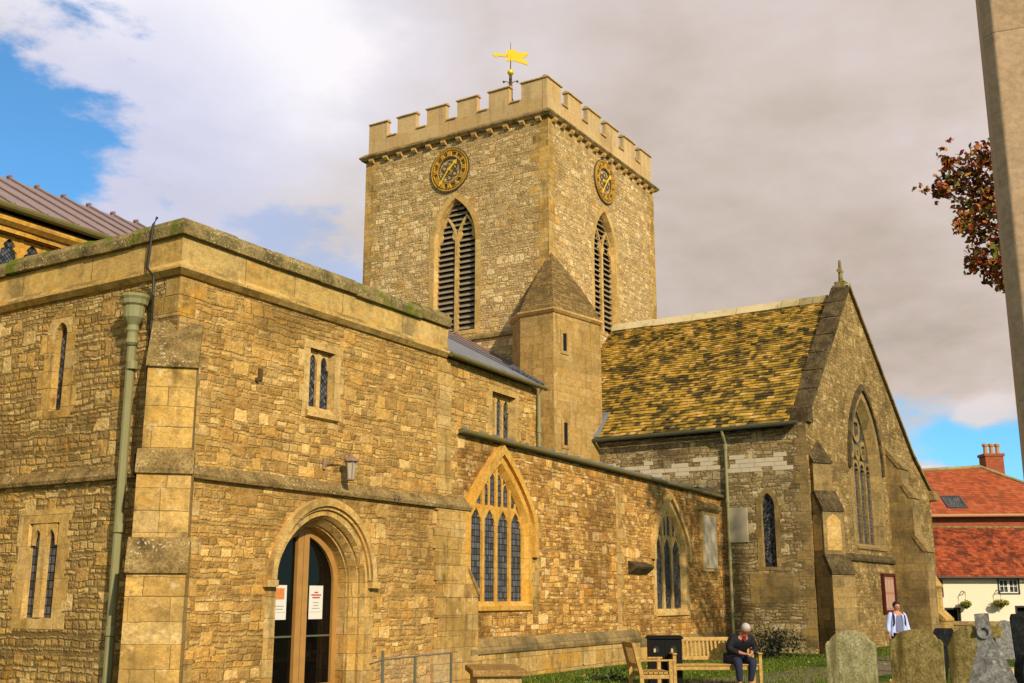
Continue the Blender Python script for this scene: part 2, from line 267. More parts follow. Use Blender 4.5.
# leaded glass
def leaded(name, w_, h_, dia=False, tint='#2b2f38', lead='#0b0b0b'):
    m, t, b = newmat(name); uv = t.n('ShaderNodeUVMap').outputs[0]; s_ = t.n('ShaderNodeSeparateXYZ', {0: uv}); x, y = s_.outputs[0], s_.outputs[1]
    if dia: x, y = t.m('ADD', x, y), t.m('SUBTRACT', x, y)
    a = t.m('DIVIDE', x, w_); bb = t.m('DIVIDE', y, h_)
    fa, fb = t.m('FRACT', a), t.m('FRACT', bb)
    ln = t.m('MAXIMUM', t.m('GREATER_THAN', t.m('ABSOLUTE', t.m('SUBTRACT', fa, .5)), .5 - .010 / w_), t.m('GREATER_THAN', t.m('ABSOLUTE', t.m('SUBTRACT', fb, .5)), .5 - .010 / h_))
    wn = t.n('ShaderNodeTexWhiteNoise', {'Vector': t.n('ShaderNodeCombineXYZ', {0: t.m('FLOOR', a), 1: t.m('FLOOR', bb)}).outputs[0]}, noise_dimensions='3D')
    tv = t.vm('SCALE', c(tint)[:3] and t.mix(wn.outputs[0], c(tint), c('#6a6b6c')), sc=.9)
    base = t.mix(ln, tv, c(lead))
    setb(t, b, base, t.m('ADD', .32, t.m('MULTIPLY', ln, .4)), t.m('ADD', wn.outputs[0], t.noise(uv, 4, 2)), .02, .5, spec=.25)
leaded('leaded_glass', .10, .13, False, '#3b3a36', '#1c1a17'); leaded('leaded_dark', .09, .12, True, '#15171b'); m, t, b = newmat('door_glass'); setb(t, b, c('#0b0a08'), .04, None, spec=.22)

# roofs whose tiles are modelled one by one: colour comes from a random value stored on each tile
def tilemat(name, stops, pscale, patch, plo, phi, pamt, fine=.5, rough=.9, rw=.68):
    m, t, b = newmat(name); at = t.n('ShaderNodeAttribute', attribute_name='rnd').outputs['Fac']; uv = t.n('ShaderNodeTexCoord').outputs['Object']
    f = t.m('ADD', t.m('MULTIPLY', at, rw), t.m('MULTIPLY', t.ss(t.noise(uv, pscale, 5, .68), .32, .68), 1.04 - rw))
    base = t.ramp(f, stops)
    base = t.mix(t.m('MULTIPLY', t.ss(t.noise(t.vm('ADD', uv, (9, 2, 4)), pscale * 1.7, 4, .65), plo, phi), pamt), base, patch)
    base = t.vm('SCALE', base, sc=t.m('ADD', 1 - fine, t.m('MULTIPLY', t.noise(uv, 22, 4, .7), fine * 2)))
    setb(t, b, base, rough, t.noise(uv, 18, 4, .6), .02, .5, spec=.15)
tilemat('stone_slate', [(.12, c('#43381f')), (.30, c('#604f28')), (.44, c('#7f692e')), (.58, c('#a0832f')), (.74, c('#b58e34')), (.92, c('#cda860'))], 1.3, c('#463a22'), .52, .68, .5, rw=.60)
tilemat('clay_tile', [(.1, c('#86452a')), (.4, c('#9a4c2c')), (.6, c('#a65430')), (.9, c('#b0603a'))], .5, c('#6e4a2a'), .5, .7, .5, fine=.2)
tilemat('clay_tile_old', [(.1, c('#64321e')), (.4, c('#8a4224')), (.6, c('#9c4a28')), (.9, c('#ac5a34'))], .9, c('#40261a'), .50, .64, .7, fine=.35)
tilemat('ridge_stone', [(.1, c('#8c7c52')), (.5, c('#b7a373')), (.9, c('#cdbb8e'))], .8, c('#6e6240'), .58, .7, .6, fine=.3)
m, t, b = newmat('brick'); uv = t.n('ShaderNodeUVMap').outputs[0]
bt = t.n('ShaderNodeTexBrick', {'Vector': uv, 'Color1': c('#a8461c'), 'Color2': c('#8a3414'), 'Mortar': c('#8f7458'), 'Scale': 1., 'Brick Width': .23, 'Row Height': .075, 'Mortar Size': .008}); setb(t, b, bt.outputs[0], .9, None)

# grass, path
m, t, b = newmat('grass_ground'); uv = t.n('ShaderNodeTexCoord').outputs['Object']
base = t.ramp(t.noise(uv, 1.4, 6, .7), [(.3, c('#333f10')), (.5, c('#48581a')), (.7, c('#62701f'))]); base = t.mix(t.ss(t.noise(uv, .5, 4), .56, .7), base, c('#6b5f2c'))
setb(t, b, base, .95, t.noise(uv, 25, 5, .7), .06, .8, spec=.1)
m, t, b = newmat('grass_blade'); at = t.n('ShaderNodeAttribute', attribute_name='rnd').outputs['Fac']
setb(t, b, t.ramp(at, [(0, c('#35470f')), (.5, c('#546a18')), (.93, c('#7c862a')), (1, c('#a88830'))]), .7, None, spec=.2)
m, t, b = newmat('path_tarmac'); uv = t.n('ShaderNodeTexCoord').outputs['Object']
base = t.ramp(t.noise(uv, 2.2, 6, .7), [(.3, c('#5c5040')), (.6, c('#7c6c54')), (.8, c('#92805f'))]); setb(t, b, base, .9, t.noise(uv, 60, 3), .01, .6, spec=.15)
def leafmat(name, stops):
    m, t, b = newmat(name); at = t.n('ShaderNodeAttribute', attribute_name='rnd').outputs['Fac']
    setb(t, b, t.ramp(at, stops), .5, None, spec=.3)
leafmat('leaf_red', [(0, c('#541c0c')), (.25, c('#8a300e')), (.45, c('#b05418')), (.6, c('#7c5418')), (.85, c('#5c6a20')), (1, c('#c8802a'))])
leafmat('leaf_green', [(0, c('#1d2b10')), (.5, c('#33471a')), (1, c('#53661f'))])
leafmat('leaf_dark', [(0, c('#1a1c12')), (.5, c('#2b2f1b')), (1, c('#4a4a28'))])
leafmat('leaf_basket', [(0, c('#4a6414')), (.5, c('#7c8f24')), (.8, c('#b09a2c')), (1, c('#a86a3a'))])

# ------------------------------------------------------------------ mesh building
class Fr:                                             # a vertical wall plane: u along it, z up, d outwards
    def __init__(s, ox, oy, ang, side=-1):
        a = R(ang); s.o = Vector((ox, oy, 0)); s.U = Vector((math.cos(a), math.sin(a), 0)); s.N = Vector((-math.sin(a), math.cos(a), 0)) * side
        s.flip = side > 0
    def p(s, u, z, d=0.): v = s.o + s.U * u + s.N * d; return Vector((v.x, v.y, z))
class FrX(Fr):
    def __init__(s, o, U, N): s.o = Vector(o); s.U = Vector(U); s.N = Vector(N); s.flip = False
    def p(s, u, z, d=0.): return s.o + s.U * u + s.N * d + Vector((0, 0, z))
class MB:
    def __init__(s): s.v = []; s.f = []; s.r = []; s.cur = 0.
    def add(s, vs, fs):
        k = len(s.v); s.v += [Vector(x) for x in vs]; s.f += [tuple(i + k for i in f) for f in fs]; s.r += [s.cur] * len(fs)
    def box(s, fr, u0, u1, z0, z1, d0, d1):
        vs = [fr.p(u, z, d) for d in (d0, d1) for u, z in ((u0, z0), (u1, z0), (u1, z1), (u0, z1))]
        s.add(vs, [(0, 1, 2, 3), (4, 5, 6, 7), (0, 1, 5, 4), (1, 2, 6, 5), (2, 3, 7, 6), (3, 0, 4, 7)])
    def prism(s, fr, outer, holes, d0, d1):
        loops = [outer] + list(holes); flat = [p for l in loops for p in l]
        tri = tessellate_polygon([[Vector((u, z, 0)) for u, z in l] for l in loops])
        n = len(flat)
        s.add([fr.p(u, z, d1) for u, z in flat] + [fr.p(u, z, d0) for u, z in flat], [tuple(q) for q in tri] + [tuple(i + n for i in q) for q in tri])
        for l in loops:
            k = len(l); s.add([fr.p(u, z, d1) for u, z in l] + [fr.p(u, z, d0) for u, z in l], [(i, (i + 1) % k, k + (i + 1) % k, k + i) for i in range(k)])
    def loft(s, fr, A, dA, B, dB):
        k = len(A); s.add([fr.p(u, z, dA) for u, z in A] + [fr.p(u, z, dB) for u, z in B], [(i, (i + 1) % k, k + (i + 1) % k, k + i) for i in range(k)])
    def poly(s, pts, thick=0, axis=(0, 0, 1)):        # planar polygon in space extruded along axis
        k = len(pts); a = Vector(axis) * thick; P = [Vector(p) for p in pts]
        s.add(P + [p + a for p in P], [tuple(range(k)), tuple(range(k, 2 * k))] + [(i, (i + 1) % k, k + (i + 1) % k, k + i) for i in range(k)])
    def sweep(s, prof, path, closed=False, cap=True): # prof [(out, z)], path [(x,y)] with outside on the right-hand side
        n = len(path); rings = []
        for i in range(n):
            a = Vector(path[i - 1]) if (i > 0 or closed) else None; p = Vector(path[i]); b_ = Vector(path[(i + 1) % n]) if (i < n - 1 or closed) else None
            def nr(x, y): d = (y - x).normalized(); return Vector((d.y, -d.x))
            if a is None: m_ = nr(p, b_)
            elif b_ is None: m_ = nr(a, p)
            else:
                n1_, n2_ = nr(a, p), nr(p, b_); m_ = (n1_ + n2_); m_ = m_ / m_.length; m_ = m_ / max(.3, m_.dot(n1_))
            rings.append([Vector((p.x + m_.x * o, p.y + m_.y * o, z)) for o, z in prof])
        k = len(prof); vs = [v for r_ in rings for v in r_]; fs = []
        for i in range(n if closed else n - 1):
            j = (i + 1) % n
            for q in range(k): fs.append((i * k + q, i * k + (q + 1) % k, j * k + (q + 1) % k, j * k + q))
        if not closed and cap: fs += [tuple(range(k)), tuple((n - 1) * k + q for q in range(k))]
        s.add(vs, fs)
    def tube(s, pts, rad, n=8, cap=True):
        pts = [Vector(p) for p in pts]; rad = rad if isinstance(rad, (list, tuple)) else [rad] * len(pts); vs = []; fs = []
        for i, p in enumerate(pts):
            d = (pts[min(i + 1, len(pts) - 1)] - pts[max(i - 1, 0)]).normalized(); up = Vector((0, 0, 1)) if abs(d.z) < .9 else Vector((1, 0, 0))
            a = d.cross(up).normalized(); b_ = d.cross(a)
            vs += [p + (a * math.cos(2 * math.pi * k / n) + b_ * math.sin(2 * math.pi * k / n)) * rad[i] for k in range(n)]
        for i in range(len(pts) - 1):
            for k in range(n): fs.append((i * n + k, i * n + (k + 1) % n, (i + 1) * n + (k + 1) % n, (i + 1) * n + k))
        if cap: fs += [tuple(range(n)), tuple((len(pts) - 1) * n + k for k in range(n))]
        s.add(vs, fs)
    def lathe(s, o, prof, n=16, sx=1, sy=1):          # prof [(r,z)]
        o = Vector(o); s.tube([o + Vector((0, 0, z)) for r_, z in prof], [r_ for r_, z in prof], n) if sx == sy == 1 and False else None
        vs = []; fs = []
        for r_, z in prof: vs += [o + Vector((r_ * sx * math.cos(2 * math.pi * k / n), r_ * sy * math.sin(2 * math.pi * k / n), z)) for k in range(n)]
        for i in range(len(prof) - 1):
            for k in range(n): fs.append((i * n + k, i * n + (k + 1) % n, (i + 1) * n + (k + 1) % n, (i + 1) * n + k))
        fs += [tuple(range(n)), tuple((len(prof) - 1) * n + k for k in range(n))]; s.add(vs, fs)
    def ball(s, o, rx, ry=None, rz=None, n=12, m_=8):
        ry = ry or rx; rz = rz or rx
        s.lathe(Vector(o), [(max(.001, math.sin(math.pi * i / m_)), -math.cos(math.pi * i / m_)) for i in range(m_ + 1)], n, 1, 1) if False else None
        o = Vector(o); prof = [(max(.02, math.sin(math.pi * i / m_)), -math.cos(math.pi * i / m_)) for i in range(m_ + 1)]; vs = []; fs = []
        for r_, z in prof: vs += [o + Vector((r_ * rx * math.cos(2 * math.pi * k / n), r_ * ry * math.sin(2 * math.pi * k / n), z * rz)) for k in range(n)]
        for i in range(m_):
            for k in range(n): fs.append((i * n + k, i * n + (k + 1) % n, (i + 1) * n + (k + 1) % n, (i + 1) * n + k))
        fs += [tuple(range(n)), tuple(m_ * n + k for k in range(n))]; s.add(vs, fs)
    def jit(s, k0, amt):
        for i in range(k0, len(s.v)): s.v[i] = s.v[i] + Vector((random.uniform(-amt, amt), random.uniform(-amt, amt), random.uniform(-amt, amt)))
    def build(s, name, mat, parent=None, smooth=False, bevel=0, label=None, fixn=True):
        me = bpy.data.meshes.new(name); org = wloc(parent) if parent else Vector((0, 0, 0))
        me.from_pydata([v - org for v in s.v], [], s.f); me.update()
        bm = bmesh.new(); bm.from_mesh(me)
        uvl = bm.loops.layers.uv.new('UVMap'); rl = bm.faces.layers.float.new('rnd')
        bm.faces.ensure_lookup_table()
        for i, f_ in enumerate(bm.faces): f_[rl] = s.r[i]
        if fixn:
            bmesh.ops.remove_doubles(bm, verts=bm.verts, dist=1e-5); bmesh.ops.recalc_face_normals(bm, faces=bm.faces)
        for f_ in bm.faces:
            n_ = f_.normal
            if abs(n_.z) < .75: T = Vector((-n_.y, n_.x, 0)).normalized(); T = T if (T.x + T.y * 1.001) > 0 else -T
            else: T = None
            sl = 1 / max(.5, math.sqrt(1 - n_.z ** 2)) if T else 1
            for lp in f_.loops:
                q = lp.vert.co + org
                lp[uvl].uv = (q.dot(T), q.z * sl) if T else (q.x, q.y)
            f_.smooth = smooth
        bm.to_mesh(me); bm.free()
        me.materials.append(MATS[mat]); o = bpy.data.objects.new(name, me); col.objects.link(o)
        if parent: o.parent = parent
        if bevel:
            md = o.modifiers.new('bevel', 'BEVEL'); md.width = bevel; md.segments = 2; md.limit_method = 'ANGLE'; md.angle_limit = R(40)
        if label: o['label'] = label
        return o
def wloc(o):
    v = Vector((0, 0, 0))
    while o: v += o.location; o = o.parent
    return v
def thing(name, loc, label, cat, group=None):
    o = bpy.data.objects.new(name, None); col.objects.link(o); o.location = loc; o['label'] = label; o['category'] = cat; o.empty_display_size = .3
    if group: o['group'] = group
    return o
def tag(o, label, cat, group=None):
    o['label'] = label; o['category'] = cat
    if group: o['group'] = group
    return o
def retile(o):                                        # put a lone mesh's origin at its own base
    me = o.data; xs = [v.co for v in me.vertices]; cx = sum(v.x for v in xs) / len(xs); cy = sum(v.y for v in xs) / len(xs); z = min(v.z for v in xs)
    d = Vector((cx, cy, z)); me.transform(Matrix.Translation(-d)); o.location = d; return o
PTH = .98; PRO = (1.08, .74)                                     # shape of the low, nearly straight-sided arches
def arch(uc, w_, z0, sp, ap, n=9):                    # closed outline: foot left, foot right, up and over
    h = w_ / 2; H = ap - sp; L = []
    if H <= .001: return [(uc - h, z0), (uc + h, z0), (uc + h, sp), (uc - h, sp)]
    pts = []
    for i in range(n + 1):
        if H >= h * PTH:
            r_ = (h * h + H * H) / (2 * h); th = math.asin(min(1, H / r_)); a = th * i / n; x = h - r_ + r_ * math.cos(a); z = r_ * math.sin(a)
        else:
            x = h * math.cos(math.pi / 2 * i / n); z = H * (max(0, 1 - (x / h) ** PRO[0])) ** PRO[1]
        pts.append((x, z))
    return [(uc - h, z0), (uc + h, z0)] + [(uc + x, sp + z) for x, z in pts] + [(uc - x, sp + z) for x, z in reversed(pts[:-1])]
def archz(u, uc, w_, sp, ap):
    h = w_ / 2; H = ap - sp; x = min(h, abs(u - uc))
    if H <= .001: return sp
    if H >= h * PTH: r_ = (h * h + H * H) / (2 * h); return sp + math.sqrt(max(0, r_ * r_ - (x + r_ - h) ** 2))
    return sp + H * (max(0, 1 - (x / h) ** PRO[0])) ** PRO[1]
def openring(uc, w_, sp, ap, t_, foot=0., n=12):      # hood mould polygon
    O = arch(uc, w_ + 2 * t_, sp - foot, sp, ap + t_ * 1.15, n)[1:]; I = arch(uc, w_, sp - foot, sp, ap, n)[1:]
    O = O + [(uc - w_ / 2 - t_, sp - foot)]; I = I + [(uc - w_ / 2, sp - foot)]
    return O + I[::-1]

def window(fr, parent, uc, w_, z0, sp, ap, sur=.18, lights=2, head=None, mat='trim', glass='leaded_glass', splay=.08, depth=.28, hood=.0, mull=.07, style='perp', louvres=False, sill=True, proud=.014, hoodmat=None, foot=.05, rectsur=False, headr=.05, jag=True, flush=False):
    A = arch(uc, w_, z0, sp, ap); B = arch(uc, w_ - 2 * splay, z0 + splay * .5, sp, ap - splay); O = arch(uc, w_ + 2 * sur, z0 - sur * .6, sp, ap + sur * 1.1)
    if rectsur: O = [(uc - w_ / 2 - sur, z0 - sur * .7), (uc + w_ / 2 + sur, z0 - sur * .7), (uc + w_ / 2 + sur, ap + sur), (uc - w_ / 2 - sur, ap + sur)]
    if jag:
        rj = random.Random(int(uc * 100)); iL = len(O) - 1
        def steps(u, za, zb, sg):
            out = []; z = za; k = rj.random() < .5
            while abs(zb - z) > .18:
                h_ = min(abs(zb - z), rj.uniform(.2, .36)) * (1 if zb > za else -1); du = sg * (rj.uniform(.06, .16) if k else rj.uniform(0, .025)); out += [(u + du, z + .002), (u + du, z + h_ - .002)]; z += h_; k = not k
            return out
        O = O[:2] + steps(O[1][0], O[1][1], O[2][1], 1) + O[2:] + steps(O[iL][0], O[iL][1], O[0][1], -1)
    mb = MB(); mb.prism(fr, O, [A], -.06, proud); mb.loft(fr, A, proud - .001, B, -depth * .72); mb.loft(fr, B, -depth * .72, B, -depth - .06)
    if sill: 
        zs = z0 - .02; a_, b_ = uc - w_ / 2 - sur * .6, uc + w_ / 2 + sur * .6
        mb.add([fr.p(u, z, d) for u in (a_, b_) for z, d in ((zs + .10, -.05), (zs, .07), (zs - .09, .07), (zs - .12, .01), (zs - .12, -.05))], [(0, 1, 2, 3, 4), (5, 6, 7, 8, 9)] + [(i, (i + 1) % 5, 5 + (i + 1) % 5, 5 + i) for i in range(5)])
    wo = mb.build('window', mat, parent)
    wi = w_ - 2 * splay; tr = MB(); dF = -depth * .62 if not flush else proud - .012; dB = -depth - .02
    L = uc - wi / 2; step = wi / lights; head = head or sp
    if lights > 1 or style == 'lancet':
        for i in range(1, lights):
            u = L + i * step; top = archz(u, uc, wi, sp, ap - splay) - .01
            if style in ('Y', 'geo'): top = head + step * .35
            tr.box(fr, u - mull / 2, u + mull / 2, z0 + .02, top, dB, dF + .012 * (i % 2))
        lw = step - mull * .5
        for i in range(lights):
            u = L + (i + .5) * step; hh = head; H = lw * (.62 if style != 'sq' else .85)
            if style == 'Y':
                Ho = min(step * 1.25, ap - splay - hh - .25); tr.prism(fr, openring(u, lw - .02, hh - .02, hh + Ho, mull * .62, .3, 10), [], dB + .01, dF - .006 * i - .003)
                for cusp in (-1, 1): tr.prism(fr, [(u + cusp * (lw / 2), hh + Ho * .1), (u + cusp * (lw * .24), hh + Ho * .34), (u + cusp * (lw * .36), hh + Ho * .62)], [], dB + .02, dF - .02)
            elif style != 'lancet':
                out = [(u - lw / 2, hh - .02), (u - lw / 2 + headr * .35, hh)]
                I = arch(u, lw - headr * 1.6, hh - .05, hh, hh + H - headr)
                top = hh + H + .03 if style != 'sq' else ap - splay + .01
                O2 = [(u - lw / 2, hh - .05), (u + lw / 2, hh - .05), (u + lw / 2, min(top, archz(u + lw / 2, uc, wi, sp, ap - splay))), (u, min(top + .03, archz(u, uc, wi, sp, ap - splay))), (u - lw / 2, min(top, archz(u - lw / 2, uc, wi, sp, ap - splay)))]
                # strips from outer to inner: spandrels of stone
                ring = MB(); poly = O2[1:] + [O2[0]] + [I[0]] + I[::-1][:-1]
                for cusp in ((-1, 1) if lw > .36 else ()):
                    tr.prism(fr, [(u + cusp * (lw / 2 - headr * .7), hh + H * .18), (u + cusp * (lw / 2 - headr * .7 - lw * .2), hh + H * .36), (u + cusp * (lw / 2 - headr * .7 - lw * .06), hh + H * .62), (u + cusp * (lw / 2 - headr * .2), hh + H * .6)], [], dB + .02, dF - .015)
                tr.prism(fr, poly, [], dB + .01, dF - .004 * (i % 2) - .003)
        if style == 'perp':
            for i in range(lights * 2):
                if i % 2 == 0: 
                    u = L + (i // 2 + .5) * step; a0 = head + lw * .62; top = archz(u, uc, wi, sp, ap - splay) - .01
                    if top > a0 + .1: tr.box(fr, u - mull * .33, u + mull * .33, a0, top, dB + .03, dF - .02)
            for i in range(lights * 2):
                u = L + (i * .5 + .25) * step; zt = archz(u, uc, wi, sp, ap - splay) - step * .28
                if zt > head + step * .9:
                    tr.prism(fr, openring(u, step * .5 - mull * .8, zt - .02, zt + step * .22, mull * .35, .0, 4), [], dB + .035, dF - .03)
        if style == 'geo':
            zc = head + step * .9
            for (du, dz, rr) in ((-step * 1.0, .25, step * .48), (step * 1.0, .25, step * .48), (0, 1.0, step * .62), (0, .1, step * .36)):
                if True:
                    o_ = [(uc + du + rr * math.cos(a), zc + dz + rr * math.sin(a) * 1.15) for a in [2 * math.pi * k / 14 for k in range(14)]]
                    i_ = [(uc + du + (rr - mull) * math.cos(a) * (1 - .25 * (k % 3 == 0)), zc + dz + (rr - mull) * 1.15 * math.sin(a) * (1 - .25 * (k % 3 == 0))) for k, a in enumerate([2 * math.pi * k / 12 for k in range(12)])]
                    tr.prism(fr, o_, [i_], dB + .02, dF - .013 - .003 * du)
    if tr.v: tr.build('tracery', mat, wo)
    if louvres:
        lv = MB(); z = z0 + .1; k = 0
        while z < ap - splay - .12:
            wh = wi / 2 if z < sp else abs([x for x in [wi / 2 * (1 - ((z - sp) / (ap - splay - sp)) ** 1.6)]][0])
            for a_, b_ in ((uc - wh, uc - .02), (uc + .02, uc + wh)):
                if b_ - a_ > .08:
                    lv.add([fr.p(u, zz, d) for u in (a_, b_) for zz, d in ((z, -depth * .75), (z + .03, -depth * .75), (z + .25, -depth - .17), (z + .22, -depth - .17))], [(0, 1, 2, 3), (4, 5, 6, 7), (0, 1, 5, 4), (1, 2, 6, 5), (2, 3, 7, 6), (3, 0, 4, 7)])
            z += .235; k += 1
        lv.build('louvres', 'louvre_wood', wo)
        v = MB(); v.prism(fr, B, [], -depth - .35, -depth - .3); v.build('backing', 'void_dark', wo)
    else:
        gl = MB(); gl.prism(fr, arch(uc, wi + .02, z0 + .02, sp, ap - splay + .01), [], -depth * .85 - .012, -depth * .85); gl.build('glass', glass, wo)
    if hood:
        h_ = MB(); P_ = openring(uc, w_ + 2 * sur - .02, sp, ap + sur * 1.1, hood, foot); h_.prism(fr, P_, [], -.03, .10)
        P2 = openring(uc, w_ + 2 * sur + hood * .7, sp, ap + sur * 1.1 + hood * .4, hood * .85, foot - .01); h_.prism(fr, P2, [], -.03, .055)
        h_.build('hood_mould', hoodmat or mat, wo)
    return wo
def hole(uc, w_, z0, sp, ap, e=.05): return arch(uc, w_ + e, z0 - e / 2, sp, ap + e / 2)
def quoins(mb, fA, uA, sA, fB, uB, sB, z0, z1, h=.30, a=.55, b_=.30, pr=.008):
    z = z0; k = 0
    while z < z1 - .05:
        hh = min(h * random.uniform(.85, 1.15), z1 - z); la, lb = (a, b_) if k % 2 else (b_, a)
        la *= random.uniform(.8, 1.2); lb *= random.uniform(.8, 1.2)
        if fA: mb.box(fA, min(uA, uA + sA * la), max(uA, uA + sA * la), z + .004, z + hh - .004, -.08, pr)
        if fB: mb.box(fB, min(uB, uB + sB * lb), max(uB, uB + sB * lb), z + .004, z + hh - .004, -.08, pr + .0007)
        z += hh; k += 1
def buttress(parent, x, y, ang, w_, stages, mat, name='buttress', wmat='lichen_stone', inset=.4):
    """stages from the ground: (z_top, projection, slope_height to next). ang = direction it projects"""
    a = R(ang); n_ = Vector((math.cos(a), math.sin(a), 0)); u_ = Vector((-n_.y, n_.x, 0)); o = Vector((x, y, 0))
    fr = FrX(o, n_, u_)                                # u = projection, d = across
    z = 0; mb = MB(); wss = []
    for i, (zt, pj, sh, wd) in enumerate(stages):
        nxt = stages[i + 1][1] if i + 1 < len(stages) else -.05
        mb.prism(fr, [(-inset, z), (pj, z), (pj, zt), (nxt, zt + sh), (-inset, zt + sh)], [], -wd / 2 * w_, wd / 2 * w_)
        # weathering slab lying on the slope, with a drip
        dx, dz = nxt - pj, sh; L = math.hypot(dx, dz); nx, nz = dz / L, -dx / L
        th = .06; ws = MB(); wss.append(ws); ws.prism(fr, [(pj + .05, zt - .06), (pj + .05, zt + .02), (nxt + nx * th, zt + sh + nz * th), (nxt - .06, zt + sh - .02), (pj - .1, zt - .06)], [], -(wd / 2 * w_ + .025), wd / 2 * w_ + .025)
        z = zt + (sh if nxt < 0 else 0) 
    b_ = mb.build(name, mat, parent)
    for ws in wss: ws.build('weathering', wmat, b_)
    return b_

def tiles(mb, A, B, C, D, course=.2, tw=.26, th=.02, sag=.0, wob=.01):
    """stone slates on the quad A(eave left) B(eave right) C(ridge right) D(ridge left)"""
    A, B, C, D = map(Vector, (A, B, C, D)); n_ = (B - A).cross(D - A).normalized(); n_ = n_ if n_.z > 0 else -n_
    H = (D - A).length; z = 0; k = 0
    while z < H - .02:
        ch = course * (1.25 - .5 * z / H) * random.uniform(.93, 1.07); f0 = z / H; f1 = min(1, (z + ch * 1.25) / H)
        a0, b0, a1, b1 = A.lerp(D, f0), B.lerp(C, f0), A.lerp(D, f1), B.lerp(C, f1); W = (b0 - a0).length; x = -random.uniform(0, tw)
        while x < W:
            w_ = tw * random.uniform(.6, 1.45); x0, x1 = max(0, x), min(W, x + w_ - .008)
            if x1 - x0 > .03:
                g_ = random.uniform(-wob, wob); h0 = th * random.uniform(1.1, 2.2)
                up = (a1 - a0).normalized() * random.uniform(-.025, .015)
                p = [a0.lerp(b0, x0 / W) + up, a0.lerp(b0, x1 / W) + up, a1.lerp(b1, x1 / W), a1.lerp(b1, x0 / W)]
                q = [p[0] + n_ * (h0 + th), p[1] + n_ * (h0 + th + g_), p[2] + n_ * .012, p[3] + n_ * .012]
                if sag: sg = [n_ * (-sag * math.sin(math.pi * min(1, ff)) * (math.sin(math.pi * xx / W) + .35 * math.sin(xx * 1.9))) for xx, ff in ((x0, f0), (x1, f0), (x1, f1), (x0, f1))]; p = [a_ + b_ for a_, b_ in zip(p, sg)]; q = [a_ + b_ for a_, b_ in zip(q, sg)]
                mb.cur = random.random(); mb.add([p[0] - n_ * .01, p[1] - n_ * .01, p[2] - n_ * .02, p[3] - n_ * .02] + q, [(4, 5, 6, 7), (0, 1, 5, 4), (1, 2, 6, 5), (3, 0, 4, 7)])
            x += w_
        z += ch; k += 1
    mb.cur = 0.
# ================================================================== SETTING
def struct(o): o['kind'] = 'structure'; return o
mb = MB()
N_ = 40; ext = [(-900 + 1800 * i / N_) for i in range(N_ + 1)]
mb.add([(x, y, 0) for y in ext for x in ext], [(j * (N_ + 1) + i, j * (N_ + 1) + i + 1, (j + 1) * (N_ + 1) + i + 1, (j + 1) * (N_ + 1) + i) for j in range(N_) for i in range(N_)])
struct(mb.build('ground', 'grass_ground'))
def ribbon(name, pts, wd, z, mat):
    mb = MB(); vs = []
    for i, p in enumerate(pts):
        p = Vector(p); d = (Vector(pts[min(i + 1, len(pts) - 1)]) - Vector(pts[max(i - 1, 0)])).normalized(); n_ = Vector((-d.y, d.x)) * wd / 2
        vs += [(p.x + n_.x, p.y + n_.y, z), (p.x - n_.x, p.y - n_.y, z)]
    mb.add(vs, [(2 * i, 2 * i + 1, 2 * i + 3, 2 * i + 2) for i in range(len(pts) - 1)]); o = struct(mb.build(name, mat)); o.modifiers.new('thick', 'SOLIDIFY').thickness = .03; return o
ribbon('path', [(2, 11), (13, 11.2), (18.5, 10.6), (22, 8.6), (26, 7.8), (31, 7.4), (37, 7.6), (46, 6.2), (60, 4.0)], 2.3, .012, 'path_tarmac')
# forecourt paving in front of the door
mb = MB(); mb.poly([(8, 8.4, .006), (19.2, 8.4, .006), (20.6, 11.2, .006), (19.6, 12.9, .006), (8, 12.9, .006)]); struct(mb.build('forecourt', 'path_tarmac'))

# ================================================================== THE CHURCH
church = thing('parish_church', (11.7, 13.15, 0), 'old ochre stone church with battlemented clock tower and mossy stone slate roof', 'church')
CX = 11.45
WF = FrX((CX, 0, 0), (0, 1, 0), (-1, 0, 0)); SF = Fr(0, 13.15, 0)
AF = Fr(19.6, 13.2, 2.618); XF = FrX((36, 0, 0), (0, 1, 0), (-1, 0, 0)); GF = Fr(36, 10.85, -3.0)
TWf = FrX((36, 0, 0), (0, 1, 0), (-1, 0, 0)); TSf = Fr(0, 20.53, 0)

# ---- west block with the door
DO = dict(uc=15.04, w_=2.28, z0=-.2, sp=1.98, ap=3.10); PRO = (1.75, .54)
def wall(fr, outline, holes, mat, name='wall', th=.7, back=0.):
    mb = MB(); mb.prism(fr, outline, holes, -th, -back); return mb.build(name, mat, church)
wall(SF, [(CX + .03, -.5), (19.42, -.5), (19.42, 3.66), (19.12, 3.66), (19.12, 5.12), (18.6, 5.12), (18.6, 6.7), (CX + .03, 6.7)],
     [arch(DO['uc'], DO['w_'] + .06, -.3, DO['sp'], DO['ap'] + .03), [(14.47, 4.88), (15.17, 4.88), (15.17, 6.05), (14.47, 6.05)]], 'rubble_ochre')
wall(WF, [(13.851, -.5), (24, -.5), (24, 6.7), (13.851, 6.7)], [hole(15.96, .34, 4.68, 6.02, 6.24), [(15.55, 1.34), (16.33, 1.34), (16.33, 2.88), (15.55, 2.88)]], 'rubble_west')
wall(WF, [(13.151, -.5), (13.85, -.5), (13.85, 6.7), (13.151, 6.7)], [], 'rubble_west', th=.02)
